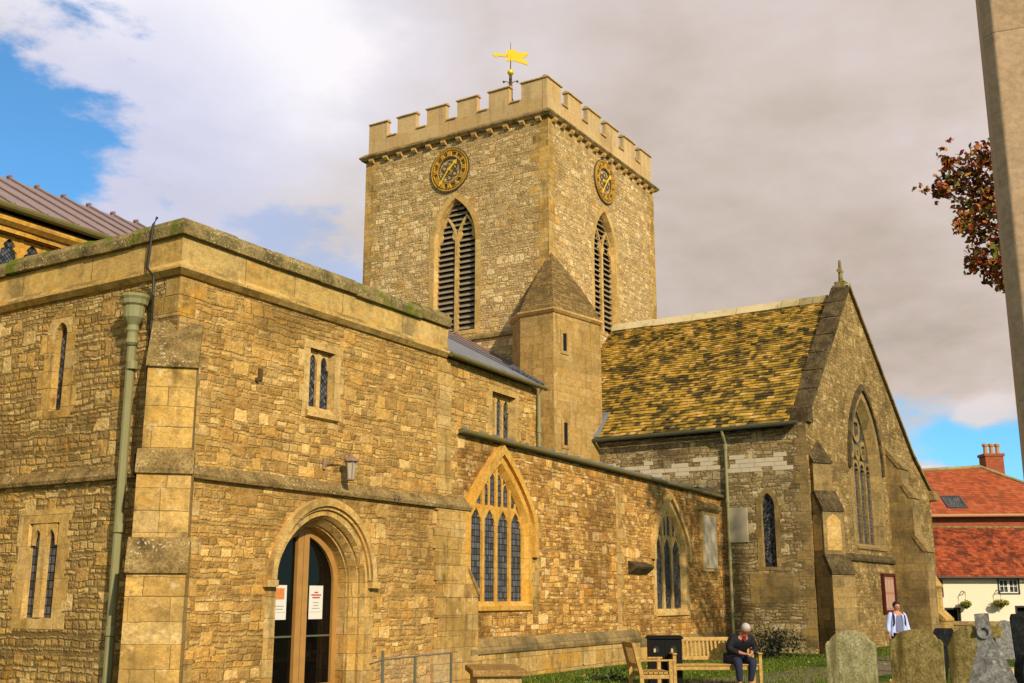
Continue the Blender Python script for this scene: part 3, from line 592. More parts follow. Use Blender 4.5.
# parapet band, coping
mb = MB(); path = [(CX, 24), (CX, 13.15), (18.62, 13.15)]
mb.sweep([(-.4, 6.60), (.05, 6.60), (.13, 6.68), (.13, 6.72), (.07, 6.80), (.07, 7.22), (-.4, 7.22)], path); mb.build('parapet', 'parapet_stone', church)
def coping(prof, path, mat, parent, seg=1.0, amt=.012, name='coping', gap=.006):
    mb = MB()
    for i in range(len(path) - 1):
        a, b_ = Vector(path[i]), Vector(path[i + 1]); L = (b_ - a).length; n_ = max(1, round(L / seg)); d = (b_ - a) / n_
        for k in range(n_):
            p, q = a + d * k + d.normalized() * gap, a + d * (k + 1) - d.normalized() * gap
            if k == 0 and i > 0: p = a
            if k == n_ - 1 and i < len(path) - 2: q = b_
            if k == 0 and i > 0: continue
            if k == n_ - 1 and i < len(path) - 2:
                c_ = Vector(path[i + 2]) - b_; e = b_ + c_.normalized() * min(seg, c_.length) ; pp = [tuple(p), tuple(b_), tuple(e)]
            else: pp = [tuple(p), tuple(q)]
            k0 = len(mb.v); dz = random.uniform(-amt, amt) 
            mb.sweep([(o_, z_ + dz) for o_, z_ in prof], pp); mb.jit(k0, amt * .7)
    return mb.build(name, mat, parent)
coping([(-.42, 7.223), (.15, 7.223), (.16, 7.38), (.08, 7.50), (-.15, 7.58), (-.42, 7.50)], path, 'lichen_moss', church, seg=1.05, amt=.016)
# string course half way up
mb = MB(); mb.sweep([(-.1, 3.46), (.09, 3.47), (.11, 3.53), (.08, 3.58), (-.05, 3.76), (-.1, 3.76)], [(CX, 24), (CX, 13.15), (19.45, 13.15), (19.45, 13.5)]); mb.build('string_course', 'lichen_stone', church)
# diagonal buttress on the corner
buttress(church, CX + .08, 13.23, 225, 1, [(2.08, .84, .42, .80), (3.50, .66, .28, .76), (5.10, .52, .72, .70)], 'ashlar', inset=.5)
# dressed stone at the south-east corner of the block
mb = MB(); z = 0
while z < 3.5:
    h = random.uniform(.28, .42); h = min(h, 3.5 - z); mb.box(SF, random.uniform(18.25, 18.5), 19.47, z + .003, z + h - .003, -.2, .055); z += h
mb.prism(SF, [(19.2, 0), (19.86, 0), (19.86, 1.82), (19.47, 2.25), (19.2, 2.25)], [], -.7, .058); 
mb.build('corner_pier', 'ashlar', church)
mb = MB(); mb.prism(SF, [(19.90, 1.74), (19.93, 1.82), (19.49, 2.30), (19.45, 2.27), (19.80, 1.80)], [], -.7, .08); mb.build('weathering', 'lichen_stone', church)
for a_ in ((SF, 18.35, 1, None, 0, 0, 3.77, 6.58, .34, .46, .62), (SF, CX, 1, WF, 13.15, 1, 5.95, 6.58, .3), (SF, CX + .36, 1, None, 0, 0, .2, 5.4, .3, .34, .18)): mb = MB(); quoins(mb, *a_); mb.build('quoins', 'ashlar', church)
# windows of the block
window(SF, church, 14.82, .68, 4.9, 6.02, 6.02, sur=.14, lights=2, head=5.76, mat='trim_grey', glass='leaded_dark', splay=.04, depth=.16, rectsur=True, mull=.10, proud=.006, style='sq', headr=.03)
window(WF, church, 15.96, .30, 4.70, 6.0, 6.2, sur=.22, lights=1, mat='ashlar', glass='leaded_dark', splay=.02, depth=.13, proud=.006, style='lancet', rectsur=False, sill=False)
window(WF, church, 15.94, .76, 1.36, 2.86, 2.86, sur=.22, flush=True, lights=2, head=2.56, mat='trim_grey', glass='leaded_glass', splay=.03, depth=.10, proud=.006, rectsur=True, sill=False, mull=.16, style='sq', headr=.03)

# ---- doorway
mb = MB(); uc, sp, ap = DO['uc'], DO['sp'], DO['ap']
o0 = arch(uc, 2.8, 0, sp, ap + .25, 14); a0 = arch(uc, 2.30, 0, sp, ap, 14); a1 = arch(uc, 2.20, 0, sp, ap - .05, 14); a2 = arch(uc, 2.15, 0, sp, ap - .075, 14); a3 = arch(uc, 2.0, 0, sp, ap - .15, 14); a4 = arch(uc, 1.94, 0, sp, ap - .18, 14)
mb.prism(SF, o0, [a0], -.1, .010); mb.loft(SF, a0, .0095, a1, -.07); mb.loft(SF, a1, -.07, a1, -.12); mb.loft(SF, a1, -.12, a2, -.12); mb.loft(SF, a2, -.12, a3, -.24); mb.loft(SF, a3, -.24, a3, -.29); mb.loft(SF, a3, -.29, a4, -.29); mb.loft(SF, a4, -.29, a4, -.7)
dsur = mb.build('door_surround', 'ashlar', church)
mb = MB(); mb.prism(SF, openring(uc, 2.50, sp, ap + .16, .12, .02, 14), [], -.03, .115); mb.prism(SF, openring(uc, 2.40, sp, ap + .10, .11, -.02, 14), [], -.03, .06)
mb.box(SF, uc - 1.47, uc - 1.22, sp - .12, sp - .01, -.03, .125); mb.box(SF, uc + 1.22, uc + 1.47, sp - .12, sp - .01, -.03, .125); mb.build('hood_mould', 'trim_grey', dsur)
mb = MB(); a5 = arch(uc, 1.96, -.1, sp, ap - .17, 14); a6 = arch(uc, 1.70, .22, sp, ap - .33, 14); mb.prism(SF, a5, [a6], -.58, -.48)
fz = archz(uc, uc, 1.70, sp, ap - .33)
door = mb.build('door', 'oak', church)
mb = MB()
for a_, b_ in ((-.145, -.008), (.008, .145)): mb.box(SF, uc + a_, uc + b_, .2, fz + .04, -.585, -.465)
mb.build('meeting_stile', 'oak', door)
for a_, b_ in ((-.86, -.14), (.14, .86)):
    mb = MB(); k = [(uc + a_, .2), (uc + b_, .2)] + [(uc + b_ + (a_ - b_) * i / 8, archz(uc + b_ + (a_ - b_) * i / 8, uc, 1.76, sp, ap - .31)) for i in range(9)]
    mb.prism(SF, k, [], -.55, -.535); mb.build('glass_leaf', 'door_glass', door)
DPRO, PRO = PRO, (1.08, .74)
for a_ in (uc + .17, uc - .8): mb = MB(); mb.box(SF, a_, a_ + .63, 1.02, 1.05, -.53, -.50); mb.build('push_bar', 'steel_rail', door)
def poster(u0, u1, z0, z1, lab, head):
    t_ = thing('door_notice', SF.p((u0 + u1) / 2, z0, -.53), lab, 'notice')
    mb = MB(); mb.box(SF, u0, u1, z0, z1, -.532, -.526); mb.build('sheet', 'paper', t_)
    mb = MB(); mb.box(SF, u0 + .03, u1 - .03, z0 + .12, z0 + .125, -.53, -.5235)
    for k in range(7):
        if head: l_ = random.uniform(.12, .2)
        else: l_ = random.uniform(.16, .24)
        zz = z1 - (.36 if not head else .30) - k * .05; mid = (u0 + u1) / 2
        if zz > z0 + .15: mb.box(SF, mid - l_ / 2, mid + l_ / 2, zz, zz + .012, -.53, -.5235)
    mb.build('text_lines', 'grey_ink', t_)
    mb = MB(); mid = (u0 + u1) / 2
    if head:
        for k, l_ in ((0, .10), (1, .26), (2, .2)): mb.box(SF, mid - l_ / 2, mid + l_ / 2, z1 - .13 - .045 * k, z1 - .105 - .045 * k, -.53, -.5235)
        mb.build('heading', 'red_ink', t_)
    else:
        mb.box(SF, mid - .11, mid + .11, z1 - .24, z1 - .05, -.53, -.5235); mb.build('picture', 'poster_orange', t_)
poster(uc - .66, uc - .32, 1.32, 1.90, 'white paper notice with an orange picture stuck on the glazed church door', False)
poster(uc + .26, uc + .62, 1.32, 1.90, 'white paper notice with a red heading stuck on the glazed church door', True)

# ---- rainwater goods, cable and lantern on the block
def downpipe(pts, rad, mat, hop=None, collars=(), parent=church, lab=None):
    mb = MB(); mb.tube(pts, rad, 10)
    for zc in collars:
        p0 = Vector(pts[-1]); mb.lathe((p0.x, p0.y, zc), [(rad, -.07), (rad + .018, -.06), (rad + .018, .06), (rad, .07)], 10)
    o = mb.build('downpipe', mat, parent, smooth=False, label=lab)
    if hop:
        mb = MB(); x, y, z = hop; mb.lathe((x, y, z), [(rad, -.62), (rad + .03, -.58), (rad + .012, -.5), (rad + .012, -.42), (rad + .03, -.38), (.085, -.30), (.16, -.18), (.165, 0), (.20, .03), (.21, .10), (.235, .14), (.235, .18), (.15, .18), (.14, .05)], 14); mb.build('hopper', mat, o)
    return o
downpipe([(11.27, 13.95, 6.0), (11.27, 13.90, 0)], .07, 'pipe_paint', hop=(11.25, 13.93, 6.14), collars=(5.2, 2.7, 1.2), lab='pale green cast iron downpipe with moulded hopper head')
mb = MB(); mb.tube([(11.33, 13.66, 7.60), (11.25, 13.64, 7.45), (11.25, 13.68, 7.0), (11.25, 13.71, 6.75), (11.29, 13.59, 6.6), (11.30, 13.58, 6.3), (11.35, 13.64, 5.9), (11.39, 13.68, 5.2), (11.41, 13.66, 3.9), (11.27, 13.66, 3.8), (11.27, 13.66, 3.5), (11.41, 13.66, 3.4), (11.41, 13.62, 0)], .022, 6); mb.build('cable', 'black_cable', church)
lan = thing('wall_lantern', SF.p(15.6, 3.7, .1), 'small pinkish metal lantern on a curved bracket above the glazed arched doorway', 'lantern')
mb = MB(); lx = 15.36; L_ = lambda u, z, d: SF.p(u, z, d)
mb.tube([L_(14.94, 3.93, .0), L_(14.94, 3.98, .06), L_(15.02, 4.12, .2), L_(15.22, 4.18, .27), L_(lx, 4.17, .28)], .013, 6); mb.tube([L_(14.94, 3.9, .02), L_(14.94, 4.1, .02)], .03, 6); mb.build('bracket', 'lantern_metal', lan)
p = L_(lx, 3.72, .28); mb = MB(); mb.lathe(p, [(.05, 0), (.075, .01), (.075, .03), (.07, .035)], 8); mb.lathe(p, [(.10, .34), (.14, .345), (.13, .38), (.06, .43), (.02, .46)], 8)
for k in range(6): a = k * math.pi / 3; mb.tube([p + Vector((.068 * math.cos(a), .068 * math.sin(a), .03)), p + Vector((.10 * math.cos(a), .10 * math.sin(a), .345))], .009, 4)
mb.build('lantern_body', 'lantern_metal', lan)
mb = MB(); mb.lathe(p, [(.058, .03), (.088, .34)], 6); mb.build('lantern_glass', 'tablet_grey', lan)
mb = MB(); mb.box(SF, 13.22, 13.30, 5.22, 5.42, -.05, .04); mb.box(SF, 13.16, 13.22, 5.19, 5.25, -.05, .05); mb.build('rusty_hole_block', 'iron', church)  # dark brown blocks stand in for a dark hole with rust in the wall

# ---- upper wall and lead roof east of the parapet
mb = MB(); mb.prism(AF, [(-1.0, 4.9), (3.2, 4.9), (3.2, 6.62), (-1.0, 6.62)], [[(1.02, 5.0), (2.14, 5.0), (2.14, 6.24), (1.02, 6.24)]], -.6, -.02); mb.build('wall', 'rubble_ochre', church)
fC = FrX(AF.p(0, 0, -.02), AF.U, AF.N)
window(fC, church, 1.58, 1.10, 4.98, 6.22, 6.22, sur=.13, lights=3, headr=.03, head=5.92, mat='trim_grey', glass='leaded_dark', splay=.05, depth=.22, rectsur=True, mull=.08, style='sq', sill=False)
mb = MB(); z0 = 6.66; E0, E1 = AF.p(-1.05, z0, .12), AF.p(3.3, z0, .12); T1 = Vector((22.74, 14.07, 7.18)); T2 = Vector((21.25, 16.6, 8.70)); T0 = Vector((18.4, 16.6, 8.70)); B0, B1 = AF.p(-1.05, z0, -4.6), AF.p(3.3, z0, -4.6)
mb.add([E0, E1, T1, T2, T0, B0, B1], [(0, 1, 2), (0, 2, 3), (0, 3, 4), (1, 6, 2), (2, 6, 3), (3, 6, 5, 4), (0, 4, 5), (0, 5, 6, 1)]); lr = mb.build('lead_roof', 'lead', church)
mb = MB()
for k in range(8):
    f = (k + .5) / 8; a_ = E0.lerp(E1, f); tt = min(1., max(.12, (1 - f) * 3.2)); b_ = a_ + (T0 - E0) * tt; mb.tube([a_ + Vector((0, 0, .02)), b_ + Vector((0, 0, .02))], .025, 6)
mb.build('lead_rolls', 'lead', lr)
mb = MB()
for k in range(9): f = k / 9; p_ = T1.lerp(E1, f); mb.ball(p_ + Vector((random.uniform(-.05, .05), 0, .03)), .10, .12, random.uniform(.05, .10), 6, 4)
mb.tube([T2, T1, T1.lerp(E1, .9)], .05, 6)
mb.build('flashing', 'lead_dark', lr)
mb = MB(); mb.tube([AF.p(-1.0, 6.66, .17), AF.p(3.32, 6.63, .17)], .052, 10); mb.build('gutter', 'gutter_paint', church)
downpipe([tuple(AF.p(3.12, 6.6, .16)), tuple(AF.p(3.12, 6.45, .07)), tuple(AF.p(3.12, 5.2, .07))], .04, 'pipe_paint', collars=(5.6,))

# ---- aisle
PTH = 1.3
W1 = dict(uc=1.40, w_=2.56, z0=1.54, sp=3.36, ap=4.64); W2 = dict(uc=11.72, w_=2.45, z0=1.32, sp=3.20, ap=4.46)
mb = MB(); mb.prism(AF, [(-.45, -.5), (16.43, -.5), (16.43, 5.0), (-.45, 5.04)], [hole(**{k: W[k] for k in ('uc', 'w_', 'z0', 'sp', 'ap')}) for W in (W1, W2)], -.7, 0); mb.build('wall', 'rubble_aisle', church)
window(AF, church, **W1, sur=.17, lights=4, head=3.30, mat='trim', hood=.19, foot=.75, mull=.10, splay=.10, depth=.17)
window(AF, church, **W2, sur=.16, lights=3, head=3.10, mat='trim_grey', hood=.16, foot=.4, hoodmat='trim_grey', mull=.16, splay=.14, depth=.18, glass='leaded_dark')
PTH = .98
mb = MB(); mb.sweep([(-.1, .55), (.12, .55), (.13, .62), (.03, .86), (-.1, .88)], [tuple(AF.p(s_, 0).to_2d()) for s_ in (.0, 9.0)]); mb.sweep([(-.1, .40), (.09, .40), (.10, .46), (.03, .64), (-.1, .66)], [tuple(AF.p(s_, 0).to_2d()) for s_ in (9.02, 16.3)]); mb.build('plinth_moulding', 'ashlar_dark', church)
mb = MB(); mb.prism(AF, [(0, -.3), (9, -.3), (9, .552), (0, .552)], [], -.1, .075); mb.prism(AF, [(9.01, -.3), (16.3, -.3), (16.3, .40), (9.01, .40)], [], -.1, .06); mb.build('plinth', 'ashlar', church)
mb = MB(); mb.tube([AF.p(-.5, 5.12, .13), AF.p(16.35, 5.06, .13)], .056, 10); mb.build('gutter', 'gutter_paint', church)
mb = MB(); A_ = [AF.p(-.4, 5.16, .05), AF.p(16.3, 5.10, .05)]; Bk = [Vector((36, 21, 6.25)), Vector((19.2, 21, 6.25))]
mb.add([A_[0], A_[1], Bk[0], Bk[1]] + [v - Vector((0, 0, .1)) for v in (A_[0], A_[1], Bk[0], Bk[1])], [(0, 1, 2, 3), (4, 5, 6, 7), (0, 1, 5, 4)]); ar = mb.build('lead_roof', 'lead', church)
mb = MB()
for k in range(24): f = (k + .3) / 24; a_ = A_[0].lerp(A_[1], f); b_ = Bk[1].lerp(Bk[0], f); mb.tube([a_ + Vector((0, 0, .05)), b_ + Vector((0, 0, .05))], .045, 6)
mb.build('lead_rolls', 'lead', ar)
mb = MB(); q = AF.p(15.2, 5.1, .05); mb.poly([AF.p(14.1, 5.14, .10), AF.p(16.38, 5.10, .10), AF.p(16.38, 5.34, -.5), AF.p(14.6, 5.22, -.5)], .06); mb.build('flashing', 'lead_dark', ar)
# weathered ledge between the windows, pilaster strips of dressed stone
mb = MB(); mb.prism(FrX(AF.p(8.35, 0), AF.N, AF.U), [(-.1, 2.36), (.06, 2.36), (.24, 2.50), (.27, 2.55), (.26, 2.59), (0, 2.70), (-.1, 2.70)], [], .1, 1.35); mb.build('stone_ledge', 'dark_coping', church)
for a_ in ((AF, 7.7, 1, None, 0, 0, .9, 4.7, .34, .5, .3), (AF, 2.9, 1, None, 0, 0, 1.3, 3.6, .34, .42, .24)): mb = MB(); quoins(mb, *a_); mb.build('quoins', 'ashlar', church)

# ---- nave, mostly hidden behind the parapet
NF = Fr(0, 21, 0)
mb = MB(); mb.prism(NF, [(2, -.5), (36, -.5), (36, 9.7), (2, 9.7)], [[(8.9, 7.6), (15.25, 7.6), (15.25, 9.33), (8.9, 9.33)]], -.6, 0); mb.build('wall', 'ashlar', church)
window(NF, church, 13.7, 2.9, 7.5, 9.30, 9.30, sur=.10, lights=5, head=8.86, mat='trim', glass='leaded_dark', splay=.05, depth=.25, mull=.09, style='sq', rectsur=False, sill=False, headr=.07)
window(NF, church, 10.4, 2.9, 7.5, 9.30, 9.30, sur=.10, lights=5, head=8.86, mat='trim', glass='leaded_dark', splay=.05, depth=.25, mull=.09, style='sq', rectsur=False, sill=False, headr=.07)
mb = MB(); mb.sweep([(-.1, 9.42), (.06, 9.42), (.16, 9.5), (.16, 9.6), (-.1, 9.62)], [(2, 21), (36, 21)]); mb.build('cornice', 'trim', church)
mb = MB(); mb.tube([(2, 20.72, 9.76), (36, 20.72, 9.76)], .085, 10); mb.build('gutter', 'gutter_paint', church)
mb = MB(); mb.poly([(2, 20.78, 9.74), (36, 20.78, 9.74), (36, 24.9, 12.0), (2, 24.9, 12.0)], .1); mb.poly([(2, 24.9, 12.0), (36, 24.9, 12.0), (36, 29, 9.74), (2, 29, 9.74)], .1); nr_ = mb.build('lead_roof', 'lead_brown', church)
mb = MB(); x = 2.3
while x < 36: mb.tube([(x, 20.82, 9.89), (x, 24.9, 12.15), (x + .02, 24.98, 12.12)], [.032, .032, .032], 6); mb.tube([(x, 24.8, 12.15), (x, 24.95, 12.17)], .045, 6); x += .80
mb.build('lead_rolls', 'lead_brown', nr_)
wall(NF, [(2, -.5), (36, -.5), (36, 9.7), (2, 9.7)], [], 'ashlar', th=8.9, back=8.3)
mb = MB(); mb.prism(FrX((2, 0, 0), (0, 1, 0), (-1, 0, 0)), [(21, -.5), (29.8, -.5), (29.8, 9.6), (24.9, 11.95), (21, 9.8)], [], -.4, -.001); mb.build('wall', 'ashlar', church)

# ---- tower
TX0, TX1, TY0, TY1 = 36.0, 46.05, 20.53, 29.85; ZS = 20.62; PB, PT = 21.62, 22.36
BW = dict(uc=25.02, w_=2.06, z0=12.25, sp=16.1, ap=18.0); BS = dict(uc=40.85, w_=2.06, z0=12.6, sp=16.1, ap=18.05)
mb = MB(); mb.prism(TWf, [(TY0 + .701, -.5), (TY1, -.5), (TY1, ZS), (TY0 + .701, ZS)], [hole(**BW)], -.7, 0); mb.prism(TWf, [(TY0 + .001, -.5), (TY0 + .70, -.5), (TY0 + .70, ZS), (TY0 + .001, ZS)], [], -.03, 0); mb.build('tower_wall', 'rubble_tower', church)
mb = MB(); mb.prism(TSf, [(TX0 + .031, -.5), (TX1, -.5), (TX1, ZS), (TX0 + .031, ZS)], [hole(**BS)], -.7, 0); mb.build('tower_wall', 'rubble_tower', church)
mb = MB(); mb.prism(Fr(0, TY1, 0, 1), [(TX0 + .7, -.5), (TX1, -.5), (TX1, ZS), (TX0 + .7, ZS)], [], -.7, -.001); mb.prism(FrX((TX1, 0, 0), (0, 1, 0), (1, 0, 0)), [(TY0 + .7, -.5), (TY1 - .7, -.5), (TY1 - .7, ZS), (TY0 + .7, ZS)], [], -.7, -.001); mb.build('tower_wall', 'rubble_tower', church)
for a_ in ((TSf, TX0, 1, TWf, TY0, 1, 11.6, ZS, .36, .75, .42), (TSf, TX1, -1, None, 0, 0, 11, ZS, .36, .7, .4), (None, 0, 0, TWf, TY1, -1, 11, ZS, .36, .75, .42)): mb = MB(); quoins(mb, *a_); mb.build('quoins', 'ashlar', church)
for fr, B in ((TWf, BW), (TSf, BS)):
    window(fr, church, **B, jag=False, sur=.26, lights=2, head=15.95, mat='trim_grey', splay=.07, depth=.26, style='Y', louvres=True, hood=.0, mull=.17, proud=.008, foot=.1, sill=False, headr=.06)
tp = [(TX0, TY1), (TX0, TY0), (TX1, TY0), (TX1, TY1)]
mb = MB(); mb.sweep([(-.3, ZS), (.14, ZS), (.24, ZS + .12), (.24, ZS + .17), (.05, ZS + .34), (-.3, ZS + .34)], tp, closed=True); mb.build('string_course', 'lichen_stone', church)
mb = MB()
for fr, a_, b_, n_ in ((TWf, TY0, TY1, 12), (TSf, TX0, TX1, 14)):
    for k in range(n_):
        u = a_ + (b_ - a_) * (k + .5) / n_; ww = .11; mb = MB()
        mb.prism(FrX(fr.p(u, 0), fr.N, fr.U), [(-.05, ZS), (.20, ZS), (.19, ZS - .08), (.12, ZS - .16), (-.05, ZS - .18)], [], -ww, ww); mb.build('corbel', 'trim_grey', church)
mb = MB(); coplist = []
def battle(fr, a_, b_, ends):
    n_ = 6; gp = .60; mw = (b_ - a_ - gp * (n_ - 1)) / n_; o = [(a_, ZS + .34), (b_, ZS + .34)]; top = []
    for k in range(n_):
        u0 = a_ + k * (mw + gp); top += [(u0, PT), (u0 + mw, PT)] if k == 0 else [(u0, PB), (u0, PT), (u0 + mw, PT)]
        if k < n_ - 1: top += [(u0 + mw, PB)]
        cp = MB(); coplist.append(cp); cp.prism(FrX(fr.p(u0 - (.05 if k or ends else 0), 0), fr.N, fr.U), [(-.27, PT + .002), (.06, PT + .002), (.06, PT + .05), (-.11, PT + .13), (-.27, PT + .05)], [], 0, mw + .05 * ((1 if k or ends else 0) + (1 if k < n_ - 1 or ends else 0)))
        if k < n_ - 1: cp = MB(); coplist.append(cp); cp.prism(FrX(fr.p(u0 + mw + .052, 0), fr.N, fr.U), [(-.27, PB + .002), (.055, PB + .002), (.055, PB + .05), (-.11, PB + .08), (-.27, PB + .05)], [], 0, gp - .104)
    mb.prism(fr, [(a_, ZS + .30), (b_, ZS + .30)] + top[::-1], [], -.22, .0)
battle(FrX(TSf.p(0, 0, -.06), TSf.U, TSf.N), TX0 + .06, TX1 - .06, True)
battle(FrX(TWf.p(0, 0, -.06), TWf.U, TWf.N), TY0 + .30, TY1 - .06, False)
battle(Fr(0, TY1 - .06, 0, 1), TX0 + .41, TX1 - .41, False); battle(FrX((TX1 - .06, 0, 0), (0, 1, 0), (1, 0, 0)), TY0 + .42, TY1 - .06, False)
mb.build('parapet_wall', 'parapet_plain', church); [cp.build('merlon_coping', 'trim_grey', church) for cp in coplist]
mb = MB(); mb.poly([(TX0 + .3, TY0 + .3, 20.8), (TX1 - .3, TY0 + .3, 20.8), (TX1 - .3, TY1 - .3, 20.8), (TX0 + .3, TY1 - .3, 20.8)], .1); mb.build('tower_roof', 'lead', church)
# roof crease on the west face
mb = MB(); mb.sweep([(-.1, 11.75), (.12, 11.78), (.12, 11.88), (-.1, 12.05)], [(36, 26.9), (36, 21.5)]); mb.build('string_course', 'lichen_stone', church)

# clocks
def clock(fr, u, z, r_, lab, hour, minute):
    t_ = thing('tower_clock', fr.p(u, z - r_, .1), lab, 'clock', 'clock faces on the church tower')
    C = lambda rr, n_=48: [(u + rr * math.sin(2 * math.pi * k / n_), z + rr * math.cos(2 * math.pi * k / n_)) for k in range(n_)]
    mb = MB(); mb.prism(fr, C(r_), [C(r_ * .965)], .015, .07); mb.build('rim', 'clock_dark', t_)
    mb = MB(); mb.prism(fr, C(r_ * .945), [C(r_ * .92)], .02, .085)
    for k in range(60):
        a = 2 * math.pi * k / 60; s_, c_ = math.sin(a), math.cos(a); P_ = lambda rr, w_: (u + rr * s_ + w_ * c_, z + rr * c_ - w_ * s_)
        mb.prism(fr, [P_(r_ * .88, -.010), P_(r_ * .88, .010), P_(r_ * .925, .010), P_(r_ * .925, -.010)], [], .03, .080)
    mb.build('minute_ring', 'clock_gold', t_)
    mb = MB(); mb.prism(fr, C(r_ * .835), [C(r_ * .82)], .03, .09); mb.prism(fr, C(r_ * .62), [C(r_ * .605)], .03, .09); num = ['XII', 'I', 'II', 'III', 'IIII', 'V', 'VI', 'VII', 'VIII', 'IX', 'X', 'XI']
    for h_ in range(12):
        a = 2 * math.pi * h_ / 12; s_, c_ = math.sin(a), math.cos(a); P_ = lambda x, y: (u + (r_ * .72 + y) * s_ + x * c_, z + (r_ * .72 + y) * c_ - x * s_)
        Ls = num[h_]; wid = {'I': .062, 'V': .11, 'X': .11}; tot = sum(wid[q] for q in Ls) * r_; x = -tot / 2; hh = r_ * .10
        for q in Ls:
            ww = wid[q] * r_; m_ = x + ww / 2; b_ = .018 * r_
            def bar(x0, y0, x1, y1, bb): mb.prism(fr, [P_(x0 - bb, y0), P_(x0 + bb, y0), P_(x1 + bb, y1), P_(x1 - bb, y1)], [], .03, .10 + random.uniform(0, .003))
            if q == 'I': bar(m_, -hh, m_, hh, b_)
            elif q == 'V': bar(m_, -hh, m_ - ww * .36, hh, b_); bar(m_, -hh, m_ + ww * .36, hh, b_ * .7)
            else: bar(m_ - ww * .36, -hh, m_ + ww * .36, hh, b_); bar(m_ + ww * .36, -hh, m_ - ww * .36, hh, b_ * .7)
            x += ww
    mb.build('numerals', 'clock_gold', t_)
    mb = MB(); mb.prism(fr, C(r_ * .58), [C(r_ * .55)], .02, .06)
    for k in range(6):
        a = 2 * math.pi * k / 6; s_, c_ = math.sin(a), math.cos(a); mb.prism(fr, [(u + r_ * .30 * s_ + r_ * .13 * math.sin(b_), z + r_ * .30 * c_ + r_ * .13 * math.cos(b_)) for b_ in [2 * math.pi * j / 10 for j in range(10)]], [[(u + r_ * .30 * s_ + r_ * .11 * math.sin(b_), z + r_ * .30 * c_ + r_ * .11 * math.cos(b_)) for b_ in [2 * math.pi * j / 10 for j in range(10)]]], .02, .05 + k * .001)
    for k in range(12):
        a = 2 * math.pi * k / 12 + math.pi / 12; s_, c_ = math.sin(a), math.cos(a); P_ = lambda rr, w_: (u + rr * s_ + w_ * c_, z + rr * c_ - w_ * s_)
        mb.prism(fr, [P_(r_ * .57, -.008), P_(r_ * .57, .008), P_(r_ * .89, .008), P_(r_ * .89, -.008)], [], .02, .055)
    mb.build('skeleton', 'clock_dark', t_)
    def hand(name, a, L, ww, dd):
        s_, c_ = math.sin(a), math.cos(a); P_ = lambda rr, w_: (u + rr * s_ + w_ * c_, z + rr * c_ - w_ * s_)
        mb = MB(); mb.prism(fr, [P_(-.12 * r_, -ww * .6), P_(-.12 * r_, ww * .6), P_(L * .66, ww * .6), P_(L * .74, ww * 1.6), P_(L, 0), P_(L * .74, -ww * 1.6), P_(L * .66, -ww * .6)], [], dd, dd + .02); mb.build(name, 'gold', t_)
    hand('minute_hand', 2 * math.pi * minute / 60, r_ * .88, r_ * .05, .15); hand('hour_hand', 2 * math.pi * (hour + minute / 60) / 12, r_ * .56, r_ * .07, .125)
    mb = MB(); mb.prism(fr, C(r_ * .06, 12), [], .05, .18); mb.build('boss', 'gold', t_)
# west frame u runs away from the viewer's right, so its clock is mirrored through the frame
class Mir(FrX): pass
TWm = FrX((36, 50.5, 0), (0, -1, 0), (-1, 0, 0))
clock(TWm, 50.5 - 25.28, 19.28, .99, 'round gold clock face on the shadier tower side facing the viewer', 1, 36)
clock(TSf, 40.88, 19.40, 1.0, 'narrow-looking gold clock face on the brighter tower side, above the transept roof', 1, 36)
# weather vane
vx, vy = 41.0, 25.4; vt = thing('weather_vane', (vx, vy, 20.9), 'gilded swallow-tailed weather vane on a ball above the tower battlements', 'weather vane')
mb = MB(); mb.tube([(vx, vy, 20.9), (vx, vy, 24.9), (vx, vy, 25.8)], [.11, .10, .07], 8); mb.tube([(vx, vy, 25.8), (vx, vy, 27.5)], [.035, .012], 6)
for k in range(4): a = k * math.pi / 2 + .5; mb.tube([(vx, vy, 25.35), (vx + .22 * math.cos(a), vy + .22 * math.sin(a), 25.5), (vx + .30 * math.cos(a), vy + .30 * math.sin(a), 25.46)], .02, 5); mb.ball((vx + .32 * math.cos(a), vy + .32 * math.sin(a), 25.47), .06)
for a in (4.0, 5.6): mb.tube([(vx, vy, 24.9), (vx + 1.3 * math.cos(a), vy + 1.3 * math.sin(a), 21.2)], .018, 5)
mb.build('mast', 'iron', vt); mb = MB(); mb.ball((vx, vy, 25.95), .16); mb.build('ball', 'gold', vt, smooth=True)
VF = FrX((vx, vy, 0), (.5255, -.8508, 0), (-.8508, -.5255, 0))
mb = MB(); mb.prism(VF, [(x * .5, 26.80 + (z - 26.6) * .85) for x, z in [(-.40, 26.28), (.3, 26.30), (1.65, 26.02), (1.66, 26.20), (1.1, 26.42), (1.66, 26.66), (1.67, 26.82), (.9, 26.76), (.2, 27.0), (-.40, 26.92)]], [], -.02, .02)
mb.prism(VF, [(x * .5, 26.80 + (z - 26.6) * .7) for x, z in [(-.28, 26.50), (-1.25, 26.58), (-1.3, 26.46), (-1.75, 26.66), (-1.34, 26.90), (-1.28, 26.76), (-.28, 26.70)]], [], -.02, .02); mb.build('flag', 'gold', vt)

